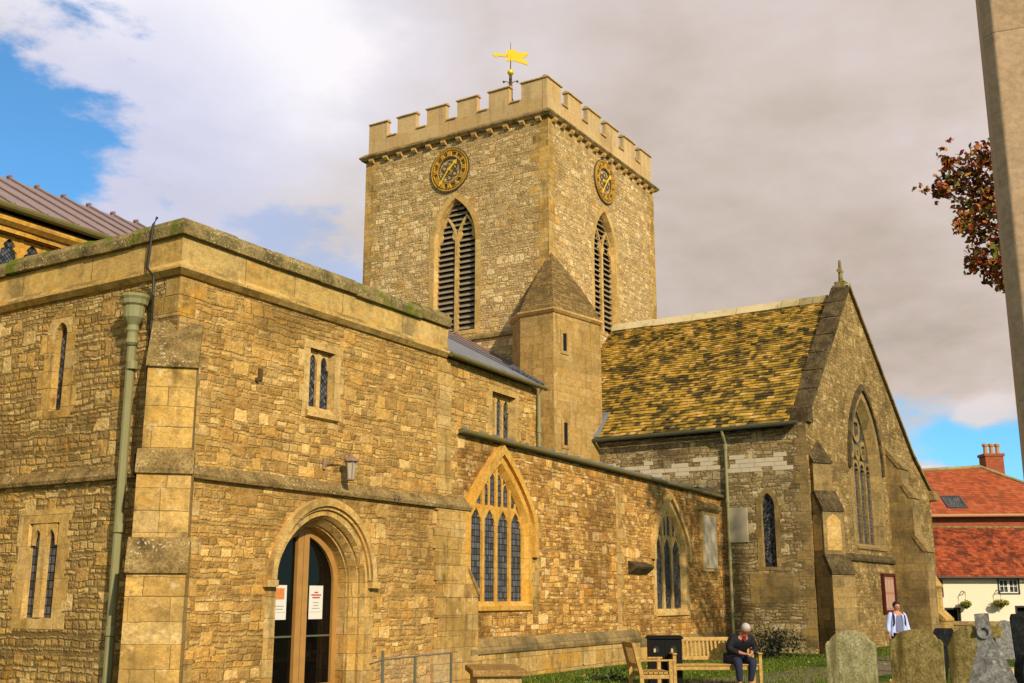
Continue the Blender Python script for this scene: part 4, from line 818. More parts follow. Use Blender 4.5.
# ---- stair turret
P0 = [(36.2, 18.45), (33.45, 18.93), (33.52, 20.35), (34.45, 21.25), (36.2, 21.3)]; ZT = 11.72
def polyprism(mb, pts, z0, z1): mb.poly([(x, y, z0) for x, y in pts], z1 - z0)
mb = MB(); polyprism(mb, P0, -.5, ZT); tur = mb.build('stair_turret', 'ashlar_turret', church)
pp = P0[::-1]
mb = MB(); mb.sweep([(-.1, ZT - .04), (.05, ZT - .02), (.13, ZT + .06), (.13, ZT + .12), (-.1, ZT + .16)], [P0[4], P0[3], P0[2], P0[1], P0[0]]); mb.build('eaves_moulding', 'trim_grey', tur)
mb = MB(); apx = Vector((35.75, 20.3, 14.75)); n_ = 14
ring = [(x, y) for x, y in P0]; cen = Vector((35.2, 20.0))
for i in range(n_):
    f0, f1 = i / n_, (i + 1) / n_; z0, z1 = ZT + .14 + (14.6 - ZT) * f0, ZT + .14 + (14.6 - ZT) * f1
    sw = lambda f: f ** 1.22
    z0, z1 = ZT + .14 + (14.6 - ZT) * f0, ZT + .14 + (14.6 - ZT) * f1
    A_ = [Vector((x, y)).lerp(apx.to_2d(), sw(f0) - .01 if i else -.03) for x, y in ring]; B_ = [Vector((x, y)).lerp(apx.to_2d(), sw(f1) * .985) for x, y in ring]; k = len(ring)
    mb.add([(p.x, p.y, z0 - .03) for p in A_] + [(p.x, p.y, z1) for p in B_], [(j, (j + 1) % k, k + (j + 1) % k, k + j) for j in range(k)] + [tuple(range(k))])
mb.build('turret_roof', 'turret_slates', tur)
d_ = Vector((P0[1][0] - P0[0][0], P0[1][1] - P0[0][1])).normalized(); TF = FrX((P0[1][0], P0[1][1], 0), (-d_.x, -d_.y, 0), (-.1719, -.985, 0))
for u, z0, z1 in ((.62, 10.35, 11.0), (.62, 6.95, 7.75)):
    mb = MB(); mb.prism(TF, [(u - .22, z0 - .12), (u + .22, z0 - .12), (u + .22, z1 + .12), (u - .22, z1 + .12)], [[(u - .11, z0), (u + .11, z0), (u + .11, z1), (u - .11, z1)]], .003, .035)
    so_ = mb.build('slit_window', 'ashlar_turret', tur); mb = MB(); mb.box(TF, u - .11, u + .11, z0, z1, .002, .006); mb.build('opening', 'void_dark', so_)

# ---- transept
mb = MB(); mb.prism(XF, [(10.95, -.5), (20.5, -.5), (20.5, 7.4), (10.95, 7.4)], [hole(12.28, .46, 2.68, 4.7, 5.15)], -.7, 0); mb.build('wall', 'rubble_transept', church)
window(XF, church, 12.28, .46, 2.70, 4.7, 5.12, sur=.16, lights=1, mat='ashlar_dark', glass='leaded_dark', splay=.02, depth=.14, style='lancet', sill=False)
RZ, RX = 12.92, 41.45; GS, GE = 5.55, 15.0
mb = MB(); mb.prism(GF, [(0, -.5), (GE, -.5), (GE, 6.15), (12.6, 7.45), (GS, RZ + .3), (.5, 7.9), (0, 7.4)], [hole(6.2, 3.2, 3.55, 6.4, 9.1)], -.7, 0); mb.build('gable_wall', 'rubble_gable', church)
window(GF, church, 6.2, 3.2, 3.55, 6.4, 9.1, sur=.28, lights=4, head=6.3, mat='ashlar_dark', splay=.22, depth=.42, style='geo', hood=.16, hoodmat='dark_coping', foot=.1, mull=.13)
mb = MB(); mb.prism(FrX((50.5, 0, 0), (0, 1, 0), (1, 0, 0)), [(10.6, -.5), (20.5, -.5), (20.5, 6.0), (10.6, 6.0)], [], -.6, 0); mb.build('wall', 'rubble_gable', church)
rb = MB(); rb.poly([(35.85, 11.2, 7.30), (35.85, 20.5, 7.30), (RX, 20.5, RZ), (RX, 11.2, RZ)], -.1); rb.poly([(RX, 11.2, RZ), (RX, 20.5, RZ), (51, 20.5, 5.95), (51, 10.8, 5.95)], -.1); rb.build('roof_deck', 'void_dark', church)
mb = MB(); tiles(mb, (35.72, 11.35, 7.36), (35.72, 20.5, 7.36), (RX, 20.5, RZ + .02), (RX, 11.35, RZ + .02), .155, .21, .021, sag=.07); tro = mb.build('roof', 'stone_slate', church)
mb = MB(); tiles(mb, (51.1, 20.5, 5.98), (51.1, 10.8, 5.98), (RX, 11.0, RZ + .02), (RX, 20.5, RZ + .02), .30, .5, .02); mb.build('roof', 'stone_slate', church)
mb = MB(); y = 11.3; random.seed(4)
while y < 20.5:
    L = random.uniform(.5, .75) if not 13 < y < 18.6 else random.uniform(1.7, 2.3); mb.cur = .95 if L > 1 else random.uniform(.0, .5); L = min(L, 20.5 - y)
    dz = random.uniform(-.015, .02); mb.prism(FrX((RX, y, dz), (1, 0, 0), (0, 1, 0)), [(-.26, RZ - .16), (.26, RZ - .14), (.04, RZ + .17), (-.04, RZ + .17)], [], .01, L - .01); y += L
mb.build('ridge_tiles', 'ridge_stone', tro)
# gable coping slabs
bed = MB(); p, q = GF.p(.46, 7.84, 0), GF.p(GS, RZ + .36, 0); bed.add([v + Vector((0, 0, h_)) + GF.N * o_ for h_ in (0, .17) for v, o_ in ((p, .06), (q, .06), (q, -.58), (p, -.58))], [(0, 1, 2, 3), (4, 5, 6, 7), (0, 1, 5, 4), (1, 2, 6, 5), (2, 3, 7, 6), (3, 0, 4, 7)]); bed.build('mortar_bed', 'tablet_white', church)
mb = MB(); a_, b_ = GF.p(.42, 7.80, 0), GF.p(GS, RZ + .34, 0); n_ = 7; nn = Vector((-(b_.z - a_.z), 0, (b_ - a_).to_2d().length)).normalized()
for k in range(n_):
    p, q = a_.lerp(b_, (k + .03) / n_), a_.lerp(b_, (k + .97) / n_); k0 = len(mb.v)
    mb.add([p - GF.N * -.08 + nn * .0, q + GF.N * .08, q - GF.N * .60, p - GF.N * .60] + [v + nn * (.16 + random.uniform(0, .02)) for v in (p + GF.N * .08, q + GF.N * .08, q - GF.N * .60, p - GF.N * .60)], [(0, 1, 2, 3), (4, 5, 6, 7), (0, 1, 5, 4), (1, 2, 6, 5), (2, 3, 7, 6), (3, 0, 4, 7)]); mb.jit(k0, .012)
mb.box(GF, .0, .5, 7.40, 7.88, -.58, .10)
mb.build('gable_coping', 'dark_coping', church)
mb = MB()
for (s0, z0), (s1, z1) in (((GS, RZ + .40), (12.6, 7.60)), ((12.6, 7.60), (GE + .25, 6.12))):
    a_, b_ = GF.p(s0, z0, 0), GF.p(s1, z1, 0); mb.add([v for p in (a_, b_) for v in (p + GF.N * .09, p - GF.N * .6, p - GF.N * .6 + Vector((0, 0, .14)), p + GF.N * .09 + Vector((0, 0, .14)))], [(0, 1, 2, 3), (4, 5, 6, 7), (0, 1, 5, 4), (1, 2, 6, 5), (2, 3, 7, 6), (3, 0, 4, 7)])
mb.box(GF, GE - .25, GE + .55, 5.86, 6.26, -.5, .22); mb.build('gable_coping', 'lichen_stone', church)
p = GF.p(GS, RZ + .42, -.25); mb = MB(); mb.box(GF, GS - .2, GS + .2, RZ + .2, RZ + .62, -.45, -.05); z = RZ + .6
mb.lathe((p.x, p.y, z), [(.15, 0), (.09, .1), (.07, .55), (.05, .9)], 8); mb.tube([p + Vector((-.24, .0, .62)), p + Vector((.24, 0, .68))], [.08, .07], 7)
mb.ball((p.x, p.y, z + .48), .15, .07, .16, 8, 6); mb.build('finial_cross', 'lichen_moss', church)
mb = MB(); mb.tube([(35.62, 11.0, 7.33), (35.62, 20.4, 7.27)], .075, 10); mb.build('gutter', 'pipe_dark', church)
mb = MB(); mb.poly([(35.55, 19.1, 7.4), (35.7, 18.35, 7.4), (36.6, 18.35, 8.4), (36.6, 19.1, 8.4)], .06); mb.build('flashing', 'lead', church)
downpipe([(35.62, 13.62, 7.28), (35.7, 13.62, 7.1), (35.9, 13.62, 6.85), (35.9, 13.62, 0.)], .055, 'pipe_paint', collars=(6.7, 4.9, 3.0, 1.3))
BA = 236
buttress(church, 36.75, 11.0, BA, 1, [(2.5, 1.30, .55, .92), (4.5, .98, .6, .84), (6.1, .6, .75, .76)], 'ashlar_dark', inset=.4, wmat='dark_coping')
a = R(BA); n_ = Vector((math.cos(a), math.sin(a), 0)); u_ = Vector((-n_.y, n_.x, 0)); o_ = Vector((36.75, 11.0, 0)); bf = FrX(o_, u_, n_)
mb = MB(); mb.prism(bf, arch(0, .58, 3.2, 4.12, 4.36, 6), [], .93, .988); mb.build('panel', 'trim_grey', church)
mb = MB(); mb.prism(FrX(o_, n_, -u_), arch(.60, .56, 3.2, 4.12, 4.36, 6), [], .36, .428); mb.build('panel', 'trim_grey', church)
g0_ = GF.N; ga = math.degrees(math.atan2(g0_.y, g0_.x))
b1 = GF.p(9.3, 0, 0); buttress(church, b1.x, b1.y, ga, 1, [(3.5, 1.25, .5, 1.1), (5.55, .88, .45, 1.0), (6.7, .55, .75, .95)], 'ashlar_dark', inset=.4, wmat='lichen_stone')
b1 = GF.p(11.7, 0, 0); buttress(church, b1.x, b1.y, ga, 1, [(.9, 1.15, .3, 1.3), (2.2, .85, .6, 1.1), (3.6, .45, .7, 1.0)], 'ashlar', inset=.4, wmat='ashlar')
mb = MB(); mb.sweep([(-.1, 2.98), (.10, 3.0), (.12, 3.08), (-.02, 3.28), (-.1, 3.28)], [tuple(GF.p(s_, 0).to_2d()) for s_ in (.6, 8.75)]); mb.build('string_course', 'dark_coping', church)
mb = MB(); mb.tube([GF.p(1.0, 4.9, .5), GF.p(1.15, 4.3, .52), GF.p(1.5, 3.6, .34), GF.p(1.75, 3.3, .16), GF.p(1.75, 1.6, .10)], .035, 6); mb.build('conduit', 'iron', church)
mb = MB(); mb.box(XF, 11.35, 13.0, 1.55, 2.5, -.05, .012); mb.build('patched_ashlar', 'ashlar_dark', church)
mb = MB(); quoins(mb, XF, 10.86, 1, None, 0, 0, .2, 7.3, .3, .5, .3); mb.build('quoins', 'ashlar_dark', church)
random.seed(11)
for y0, y1 in ((13.85, 18.8), (11.3, 13.4)):
    mb = MB()
    for row in range(4):
        u = y0 + random.uniform(0, .4)
        while u < y1:
            w_ = random.uniform(.25, .7)
            if random.random() < (.88 if row in (1, 2) else .4): mb.box(XF, u, u + w_, 5.85 + row * .15, 5.85 + row * .15 + .14, -.05, .012 + row * .0003)
            u += w_ + .012
    mb.build('dressed_courses', 'tablet_white', church, label='pale worn ashlar blocks scattered below the eaves')
#PART3
# ================================================================== THINGS ON AND ROUND THE CHURCH
t_ = thing('memorial_tablet', AF.p(15.05, 2.3, .02), 'tall whitish memorial tablet with a cornice on the ochre wall beside the drainpipe', 'tablet')
mb = MB(); mb.box(AF, 14.35, 15.85, 2.55, 4.45, -.03, .07); mb.build('frame', 'trim_grey', t_); mb = MB(); mb.box(AF, 14.52, 15.68, 2.65, 4.35, 0, .10); mb.build('panel', 'tablet_white', t_)
mb = MB(); mb.prism(FrX(AF.p(14.2, 0), AF.N, AF.U), [(-.05, 4.45), (.08, 4.45), (.2, 4.56), (.22, 4.66), (.05, 4.78), (-.05, 4.78)], [], 0, 1.8); mb.build('cornice', 'lichen_stone', t_)
mb = MB()
for u in (14.5, 15.5): mb.prism(FrX(AF.p(u, 0), AF.N, AF.U), [(-.05, 2.54), (.12, 2.54), (.1, 2.44), (.0, 2.28), (-.05, 2.28)], [], 0, .18)
mb.build('corbel', 'trim_grey', t_)
mb = MB(); mb.box(XF, 12.98, 13.70, 3.52, 4.66, -.03, .05); tag(retile(mb.build('wall_plaque', 'tablet_grey', None, bevel=.015)), 'plain pale grey square plaque on the rough transept wall beside the drainpipe', 'plaque')
t_ = thing('notice_board', GF.p(7.75, 1.2, .1), 'dark red framed notice board on the gable wall under the big window', 'notice board')
mb = MB(); mb.prism(GF, [(6.98, 1.18), (8.5, 1.18), (8.5, 2.62), (6.98, 2.62)], [[(7.1, 1.28), (8.38, 1.28), (8.38, 2.52), (7.1, 2.52)]], .02, .12); mb.build('frame', 'notice_frame', t_)
mb = MB(); mb.box(GF, 7.08, 8.4, 1.26, 2.54, .0, .07); mb.build('panel', 'notice_panel', t_)
mb = MB(); random.seed(5)
for k in range(3):
    for j in range(2): mb.box(GF, 7.18 + k * .4, 7.5 + k * .4, 1.36 + j * .58, 1.84 + j * .56, .05, .076)
mb.build('posters', 'notice_paper', t_)

# glass balustrade beside the door
t_ = thing('glass_balustrade', (18.0, 11.6, 0), 'low glass balustrade on slim metal posts by the glazed arched doorway', 'balustrade')
def zat(F, py): return 1.65 + (600 - py) / 1138 * F
def gp(px, F): 
    return FR(F, (px - 512) * F / 1138 * 1.0)
pts = [gp(384.5, 15.6), gp(416.5, 16.6), gp(452, 17.6)]
for p, top in zip(pts, (.98, .86, .86)): mb = MB(); mb.tube([(p.x, p.y, 0), (p.x, p.y, top)], .020, 8); mb.lathe((p.x, p.y, 0), [(.06, 0), (.06, .02), (.03, .03)], 8); mb.build('post', 'steel_rail', t_)
m, t, b = newmat('clear_glass'); setb(t, b, (.85, .92, .88, 1), .05); b.inputs['Transmission Weight'].default_value = 0.0; b.inputs['Alpha'].default_value = .025; b.inputs['Specular IOR Level'].default_value = .5
p_end = SF.p(19.0, 0, .06); q = [gp(372, 14.6)] + pts + [p_end]
for a_, b_ in zip(q[:-1], q[1:]):
    d = (b_ - a_).normalized(); a2, b2 = a_ + d * .05, b_ - d * .05; fr = FrX(Vector((a2.x, a2.y, 0)), Vector((d.x, d.y, 0)), Vector((-d.y, d.x, 0)))
    mb = MB(); mb.box(fr, 0, (b2 - a2).length, .12, .92, -.005, .005); mb.build('glass_panel', 'clear_glass', t_)
    if b_ is p_end: continue
    mb = MB(); mb.tube([a_ + Vector((0, 0, .86)), b_ + Vector((0, 0, .86))], .010, 6); mb.build('top_rail', 'steel_rail', t_)
# chest tomb
tp_ = FR(20.2, -.22); tz = .43
t_ = thing('chest_tomb', (tp_.x, tp_.y, 0), 'low pale chest tomb with an orange-brown slab in front of the aisle window', 'tomb')
fr = FrX((tp_.x, tp_.y, 0), (math.cos(R(-52)), math.sin(R(-52)), 0), (-math.sin(R(52)), -math.cos(R(52)), 0))
mb = MB(); mb.box(fr, -.39, .39, 0, tz - .07, -1.7, 0); mb.build('chest', 'tomb_stone', t_, bevel=.012)
mb = MB(); mb.box(fr, -.48, .48, tz - .08, tz + .03, -1.8, .1); mb.build('slab', 'slab_stone', t_, bevel=.02)

# ------------------------------------------------------------------ benches
def bench(loc, ang, W, label, seats=2, group='slatted wooden benches'):
    root = thing('park_bench', loc, label, 'bench', group); o = Vector(loc); a = R(ang); U = Vector((math.cos(a), math.sin(a), 0)); Nf = Vector((math.sin(a), -math.cos(a), 0))
    fr = FrX(o, U, Nf); h = W / 2
    def B(name, boxes, mat='teak'):
        mb = MB()
        for bx in boxes: mb.box(fr, *bx)
        return mb.build(name, mat, root, bevel=.006)
    for x in (-h, h - .065): B('leg', [(x, x + .065, 0, .62, .50, .565)])
    for x in (-h, h - .065):
        mb = MB(); mb.prism(FrX(fr.p(x, 0), Nf, U), [(0, 0), (.065, 0), (.05, .42), (-.08, .92), (-.14, .92), (-.02, .42)], [], 0, .065); mb.build('back_post', 'teak', root, bevel=.005)
        B('armrest', [(x - .01, x + .075, .62, .65, -.02, .60)]); B('side_rail', [(x + .01, x + .05, .33, .40, .05, .52)])
    mb = MB()
    for k in range(6): d = .06 + k * .088; mb.box(fr, -h + .01, h - .01, .415, .438, d, d + .07)
    mb.build('seat', 'teak', root); B('front_rail', [(-h + .05, h - .05, .33, .41, .51, .54)])
    mb = MB(); bk = lambda z: .045 - (z - .42) * .24
    for z in (.50, .86):
        mb.prism(FrX(fr.p(-h + .04, 0), Nf, U), [(bk(z) - .04, z), (bk(z) + .0, z), (bk(z + .07) + .0, z + .07), (bk(z + .07) - .04, z + .07)], [], 0, W - .08)
    n_ = int(W / .085)
    for k in range(n_):
        x = -h + .08 + (W - .2) * k / (n_ - 1); mb.prism(FrX(fr.p(x, 0), Nf, U), [(bk(.5) - .03, .5), (bk(.5) - .01, .5), (bk(.9) - .01, .9), (bk(.9) - .03, .9)], [], 0, .04)
    mb.build('backrest', 'teak', root); return root
bA = FR(20.3, (633 - 512) * 20.3 / 1138); bench((bA.x, bA.y, 0), HEAD + 6, .95, 'pale wooden slatted seat turned sideways, empty, beside the black bin')
bB = FR(22.9, (708 - 512) * 22.9 / 1138); BANG = HEAD - 90 + 4
bench((bB.x, bB.y, 0), BANG, 1.75, 'weathered slatted bench on which the grey-haired man sits')
# litter bin
bp = FR(22.6, (664 - 512) * 22.6 / 1138); br_ = thing('litter_bin', (bp.x, bp.y, 0), 'black double litter bin with two square openings, between the two wooden benches', 'litter bin')
a = R(HEAD - 90); fr = FrX((bp.x, bp.y, 0), (math.cos(a), math.sin(a), 0), (math.sin(a), -math.cos(a), 0))
mb = MB(); mb.prism(fr, [(-.32, .04), (.32, .04), (.32, .90), (-.32, .90)], [[(-.235, .65), (-.125, .65), (-.125, .78), (-.235, .78)], [(.105, .65), (.215, .65), (.215, .78), (.105, .78)]], -.02, .0)
mb.box(fr, -.32, -.30, .04, .9, -.4, -.02); mb.box(fr, .30, .32, .04, .9, -.4, -.02); mb.box(fr, -.30, .30, .04, .62, -.4, -.03); mb.build('bin_body', 'bin_black', br_)
mb = MB(); mb.box(fr, -.35, .35, .90, .94, -.43, .03); mb.box(fr, -.33, .33, .94, .965, -.40, .0); mb.build('lid', 'bin_black', br_, bevel=.01)
mb = MB(); mb.box(fr, -.30, .30, .63, .8, -.14, -.11); mb.build('back_panel', 'bin_grey', br_)
mb = MB(); mb.box(fr, -.006, .006, .06, .88, -.0, .008); mb.box(fr, -.29, .29, .0, .04, -.37, -.03); mb.build('door_edge', 'bin_black', br_)

# ------------------------------------------------------------------ people
def skin(name, mat, parent, verts, edges, sub=2, root_i=0, label=None):
    """verts: (x,y,z,rx[,ry]) in the local frame of `parent`"""
    me = bpy.data.meshes.new(name); me.from_pydata([v[:3] for v in verts], edges, []); o = bpy.data.objects.new(name, me); col.objects.link(o)
    o.modifiers.new('s', 'SKIN'); sub_ = o.modifiers.new('d', 'SUBSURF'); sub_.levels = sub; sub_.render_levels = sub
    for i, v in enumerate(verts): sv = me.skin_vertices[0].data[i]; sv.radius = (v[3], v[4] if len(v) > 4 else v[3]); sv.use_root = (i == root_i)
    dg = bpy.context.evaluated_depsgraph_get(); ev = o.evaluated_get(dg); m2 = bpy.data.meshes.new_from_object(ev); bpy.data.objects.remove(o); bpy.data.meshes.remove(me)
    for p_ in m2.polygons: p_.use_smooth = True
    m2.name = name; m2.materials.clear(); m2.materials.append(MATS[mat]); o = bpy.data.objects.new(name, m2); col.objects.link(o); o.parent = parent
    return o
def localmb(mb, name, mat, parent, rz, smooth=True):
    me = bpy.data.meshes.new(name); me.from_pydata([tuple(v) for v in mb.v], [], mb.f); me.update(); bm = bmesh.new(); bm.from_mesh(me); bmesh.ops.recalc_face_normals(bm, faces=bm.faces); bm.to_mesh(me); bm.free()
    for p_ in me.polygons: p_.use_smooth = smooth
    me.materials.append(MATS[mat]); o = bpy.data.objects.new(name, me); col.objects.link(o); o.parent = parent; return o
def head(parent, hx, hy, hz, hair, tilt=0, short=True, s=1.0):
    # local frame: +y = the way the figure faces
    M = Matrix.Translation((hx, hy, hz)) @ Matrix.Rotation(-tilt, 4, 'X') @ Matrix.Scale(s, 4)
    T = lambda mb: [mb.v.__setitem__(i, M @ v) for i, v in enumerate(mb.v)]
    mb = MB(); mb.ball((-.032, .094, .02), .012, .008, .008); mb.ball((.032, .094, .02), .012, .008, .008); T(mb); localmb(mb, 'eyes', 'hair_dark', parent, 0)
    mb = MB(); mb.box(FrX((0, .097, -.052), (1, 0, 0), (0, 1, 0)), -.022, .022, -.004, .004, -.012, .003); T(mb); localmb(mb, 'mouth', 'red_ink', parent, 0, False)
    mb = MB(); mb.ball((0, -.012, .035), .088, .104, .098, 14, 10); 
    for i, v in enumerate(mb.v):
        if v.y > .055 and v.z < .075: v.y = .055 + (v.y - .055) * .2
        if v.z < -.02 and short: v.z = -.02 + (v.z + .02) * .5
    T(mb); localmb(mb, 'hair', hair, parent, 0)
def hand(parent, p, d, n_, s=1.):                     # palm with five curled digits; d = direction of fingers, n_ = palm normal
    d = Vector(d).normalized(); n_ = Vector(n_).normalized(); w_ = d.cross(n_).normalized(); p = Vector(p); V = [(*p, .022), (*(p + d * .04), .030, .018), (*(p + d * .08), .030, .016)]; E_ = [(0, 1), (1, 2)]
    for k, (off, L) in enumerate(((-.033, .062), (-.011, .072), (.011, .068), (.033, .052))):
        b_ = p + d * .085 + w_ * off; i = len(V); V += [(*b_, .009), (*(b_ + d * L * .5 - n_ * .004), .009), (*(b_ + d * L * .85 - n_ * L * .4), .008), (*(b_ + d * L * .8 - n_ * L * .75), .006)]; E_ += [(2, i), (i, i + 1), (i + 1, i + 2), (i + 2, i + 3)]
    b_ = p + d * .03 - w_ * .03; i = len(V); V += [(*b_, .011), (*(b_ + d * .03 - w_ * .022), .010), (*(b_ + d * .06 - w_ * .024 - n_ * .012), .008)]; E_ += [(1, i), (i, i + 1), (i + 1, i + 2)]
    return V, E_

def merge(V, E_, at, V2, E2): k = len(V); V += V2; E_ += [(a + k, b + k) for a, b in E2]; E_.append((at, k))
# --- the seated man: local +y forward
mp = FR(22.75, (731 - 512) * 22.75 / 1138)
man = thing('person', (mp.x, mp.y, 0), 'grey-haired man in dark jacket and red scarf sitting bent forward on a bench', 'person')
man.rotation_euler = (0, 0, R(BANG - 90) + R(180) if False else R(BANG) + R(180) + R(15))
# facing direction of the bench: N = (sin a, -cos a); local +y -> rot
seat = .44
HV = [(0, .02, .53, .14, .12), (0, .05, .70, .135, .11), (0, .12, .86, .15, .11), (0, .19, .98, .11, .09), (0, .235, 1.06, .052), (0, .265, 1.115, .060), (0, .285, 1.16, .082, .092), (0, .29, 1.215, .078, .088), (0, .28, 1.255, .05),
      (.17, .17, .955, .065), (.24, .25, .74, .050), (.11, .47, .66, .034), (-.17, .17, .955, .065), (-.24, .25, .74, .050), (-.10, .47, .66, .034),
      (.10, .04, .51, .10), (.17, .46, .50, .072), (.16, .47, .28, .055), (.15, .44, .09, .042), (.16, .56, .045, .042), (-.10, .04, .51, .10), (-.15, .46, .50, .072), (-.13, .42, .28, .055), (-.12, .37, .09, .042), (-.12, .49, .045, .042), (0, .375, 1.155, .014), (.08, .28, 1.16, .014), (-.08, .28, 1.16, .014)]
HE = [(0, 1), (1, 2), (2, 3), (3, 4), (4, 5), (5, 6), (6, 7), (7, 8), (3, 9), (9, 10), (10, 11), (3, 12), (12, 13), (13, 14), (0, 15), (15, 16), (16, 17), (17, 18), (18, 19), (0, 20), (20, 21), (21, 22), (22, 23), (23, 24), (6, 25), (6, 26), (6, 27)]
for at, sx in ((11, 1), (14, -1)):
    hv, he = hand(None, (sx * .085, .50, .655), (-sx * .7, .6, -.15), (0, .2, 1)); merge(HV, HE, at, hv, he)
lean = lambda L: [(v[0], v[1] + max(0, v[2] - .55) * .34, v[2] - max(0, v[2] - .55) * .13, *v[3:]) for v in L]
skin('body', 'skin', man, lean(HV), HE, 1)
skin('jacket', 'jacket_black', man, lean([(0, .0, .50, .20, .17), (0, .05, .66, .20, .17), (0, .12, .84, .215, .17), (0, .18, .97, .16, .14), (0, .215, 1.03, .10, .10), (.19, .17, .95, .105), (.29, .25, .74, .090), (.15, .44, .665, .058), (-.19, .17, .95, .105), (-.29, .25, .74, .090), (-.14, .44, .665, .058)]), [(0, 1), (1, 2), (2, 3), (3, 4), (3, 5), (5, 6), (6, 7), (3, 8), (8, 9), (9, 10)])
skin('trousers', 'jeans', man, [(0, .0, .50, .16, .12), (.10, .06, .51, .115), (.175, .47, .50, .088), (.165, .47, .28, .072), (.155, .45, .11, .062), (-.10, .06, .51, .115), (-.155, .47, .50, .088), (-.135, .43, .28, .072), (-.125, .385, .11, .062)], [(0, 1), (1, 2), (2, 3), (3, 4), (0, 5), (5, 6), (6, 7), (7, 8)])
skin('scarf', 'scarf_red', man, lean([(0, .30, .92, .03, .03), (0, .30, .99, .05, .04), (0, .24, 1.05, .072, .066), (0, .29, .90, .03, .02)]), [(0, 1), (1, 2), (0, 3)], root_i=1)
for x, y in ((.16, .47), (-.12, .40)): skin('shoe', 'shoe', man, [(x, y - .03, .05, .046), (x, y + .07, .045, .048, .04), (x, y + .17, .035, .038, .03)], [(0, 1), (1, 2)])
head(man, 0, .285 + .615 * .34, 1.165 - .615 * .13, 'hair_grey', R(40))
ph = MB(); ph.box(FrX((0, .60, .68), (1, 0, 0), (0, 1, 0)), -.035, .035, -.05, .05, -.006, .006); ph_o = ph  # nothing clearly held: left out
# --- the standing woman, facing the camera
wp = FR(27.0, (895 - 512) * 27.0 / 1138 * 1.0)
wo_ = thing('person', (wp.x, wp.y, 0), 'woman standing in open pale blue jacket and grey top with dark rucksack straps', 'person')
wo_.rotation_euler = (0, 0, R(HEAD - 90 + 180 + 10))
WV = [(0, 0, .92, .14, .10), (0, 0, 1.06, .115, .085), (0, 0, 1.22, .13, .095), (0, 0, 1.33, .10, .075), (0, .005, 1.40, .048), (0, .01, 1.44, .055), (0, .02, 1.49, .075, .088), (0, .02, 1.545, .070, .082), (0, .01, 1.585, .045),
      (.165, 0, 1.31, .055), (.22, -.01, 1.07, .042), (.25, .06, .86, .028), (-.165, 0, 1.31, .055), (-.22, -.01, 1.07, .042), (-.25, .06, .86, .028),
      (.09, 0, .86, .09), (.10, .01, .48, .058), (.11, -.01, .10, .040), (.12, .12, .04, .035), (-.09, 0, .86, .09), (-.10, .01, .48, .058), (-.11, -.01, .10, .040), (-.12, .12, .04, .035), (0, .115, 1.49, .012), (.075, .01, 1.49, .012), (-.075, .01, 1.49, .012)]
WE = [(0, 1), (1, 2), (2, 3), (3, 4), (4, 5), (5, 6), (6, 7), (7, 8), (3, 9), (9, 10), (10, 11), (3, 12), (12, 13), (13, 14), (0, 15), (15, 16), (16, 17), (17, 18), (0, 19), (19, 20), (20, 21), (21, 22), (6, 23), (6, 24), (6, 25)]
for at, sx in ((11, 1), (14, -1)):
    hv, he = hand(None, (sx * .255, .07, .83), (0, .1, -1), (sx, 0, 0)); merge(WV, WE, at, hv, he)
skin('body', 'skin', wo_, WV, WE, 1)
skin('top', 'top_grey', wo_, [(0, 0, .84, .155, .115), (0, 0, 1.04, .13, .10), (0, .005, 1.22, .145, .11), (0, 0, 1.34, .10, .08)], [(0, 1), (1, 2), (2, 3)])
for sx in (-1, 1):
    skin('jacket_sleeve', 'jacket_white', wo_, [(sx * .10, -.005, 1.35, .07), (sx * .175, 0, 1.30, .078), (sx * .235, -.01, 1.07, .062), (sx * .262, .05, .90, .050)], [(0, 1), (1, 2), (2, 3)])
    skin('jacket_front', 'jacket_white', wo_, [(sx * .085, .07, 1.34, .05, .035), (sx * .125, .07, 1.20, .062, .05), (sx * .14, .05, 1.0, .06, .06), (sx * .16, .04, .80, .062, .07)], [(0, 1), (1, 2), (2, 3)])
    skin('rucksack_strap', 'strap_navy', wo_, [(sx * .12, .02, 1.375, .022), (sx * .135, .115, 1.27, .022), (sx * .14, .12, 1.12, .022), (sx * .17, .06, 1.0, .022)], [(0, 1), (1, 2), (2, 3)])
skin('jacket_back', 'jacket_white', wo_, [(0, -.06, 1.34, .12, .06), (0, -.08, 1.1, .15, .06), (0, -.08, .82, .16, .06)], [(0, 1), (1, 2)])
skin('rucksack', 'strap_navy', wo_, [(0, -.2, 1.32, .12, .08), (0, -.22, 1.1, .14, .11), (0, -.2, .95, .13, .09)], [(0, 1), (1, 2)])
skin('trousers', 'strap_navy', wo_, [(0, 0, .86, .15, .11), (.09, 0, .82, .105), (.10, .01, .48, .075), (.11, 0, .10, .060), (-.09, 0, .82, .105), (-.10, .01, .48, .075), (-.11, 0, .10, .060)], [(0, 1), (1, 2), (2, 3), (0, 4), (4, 5), (5, 6)])
for x in (.115, -.115): skin('shoe', 'shoe', wo_, [(x, -.03, .045, .045), (x, .06, .04, .045, .038), (x, .15, .03, .036, .028)], [(0, 1), (1, 2)])
head(wo_, 0, .02, 1.50, 'hair_dark', R(4), s=.95)

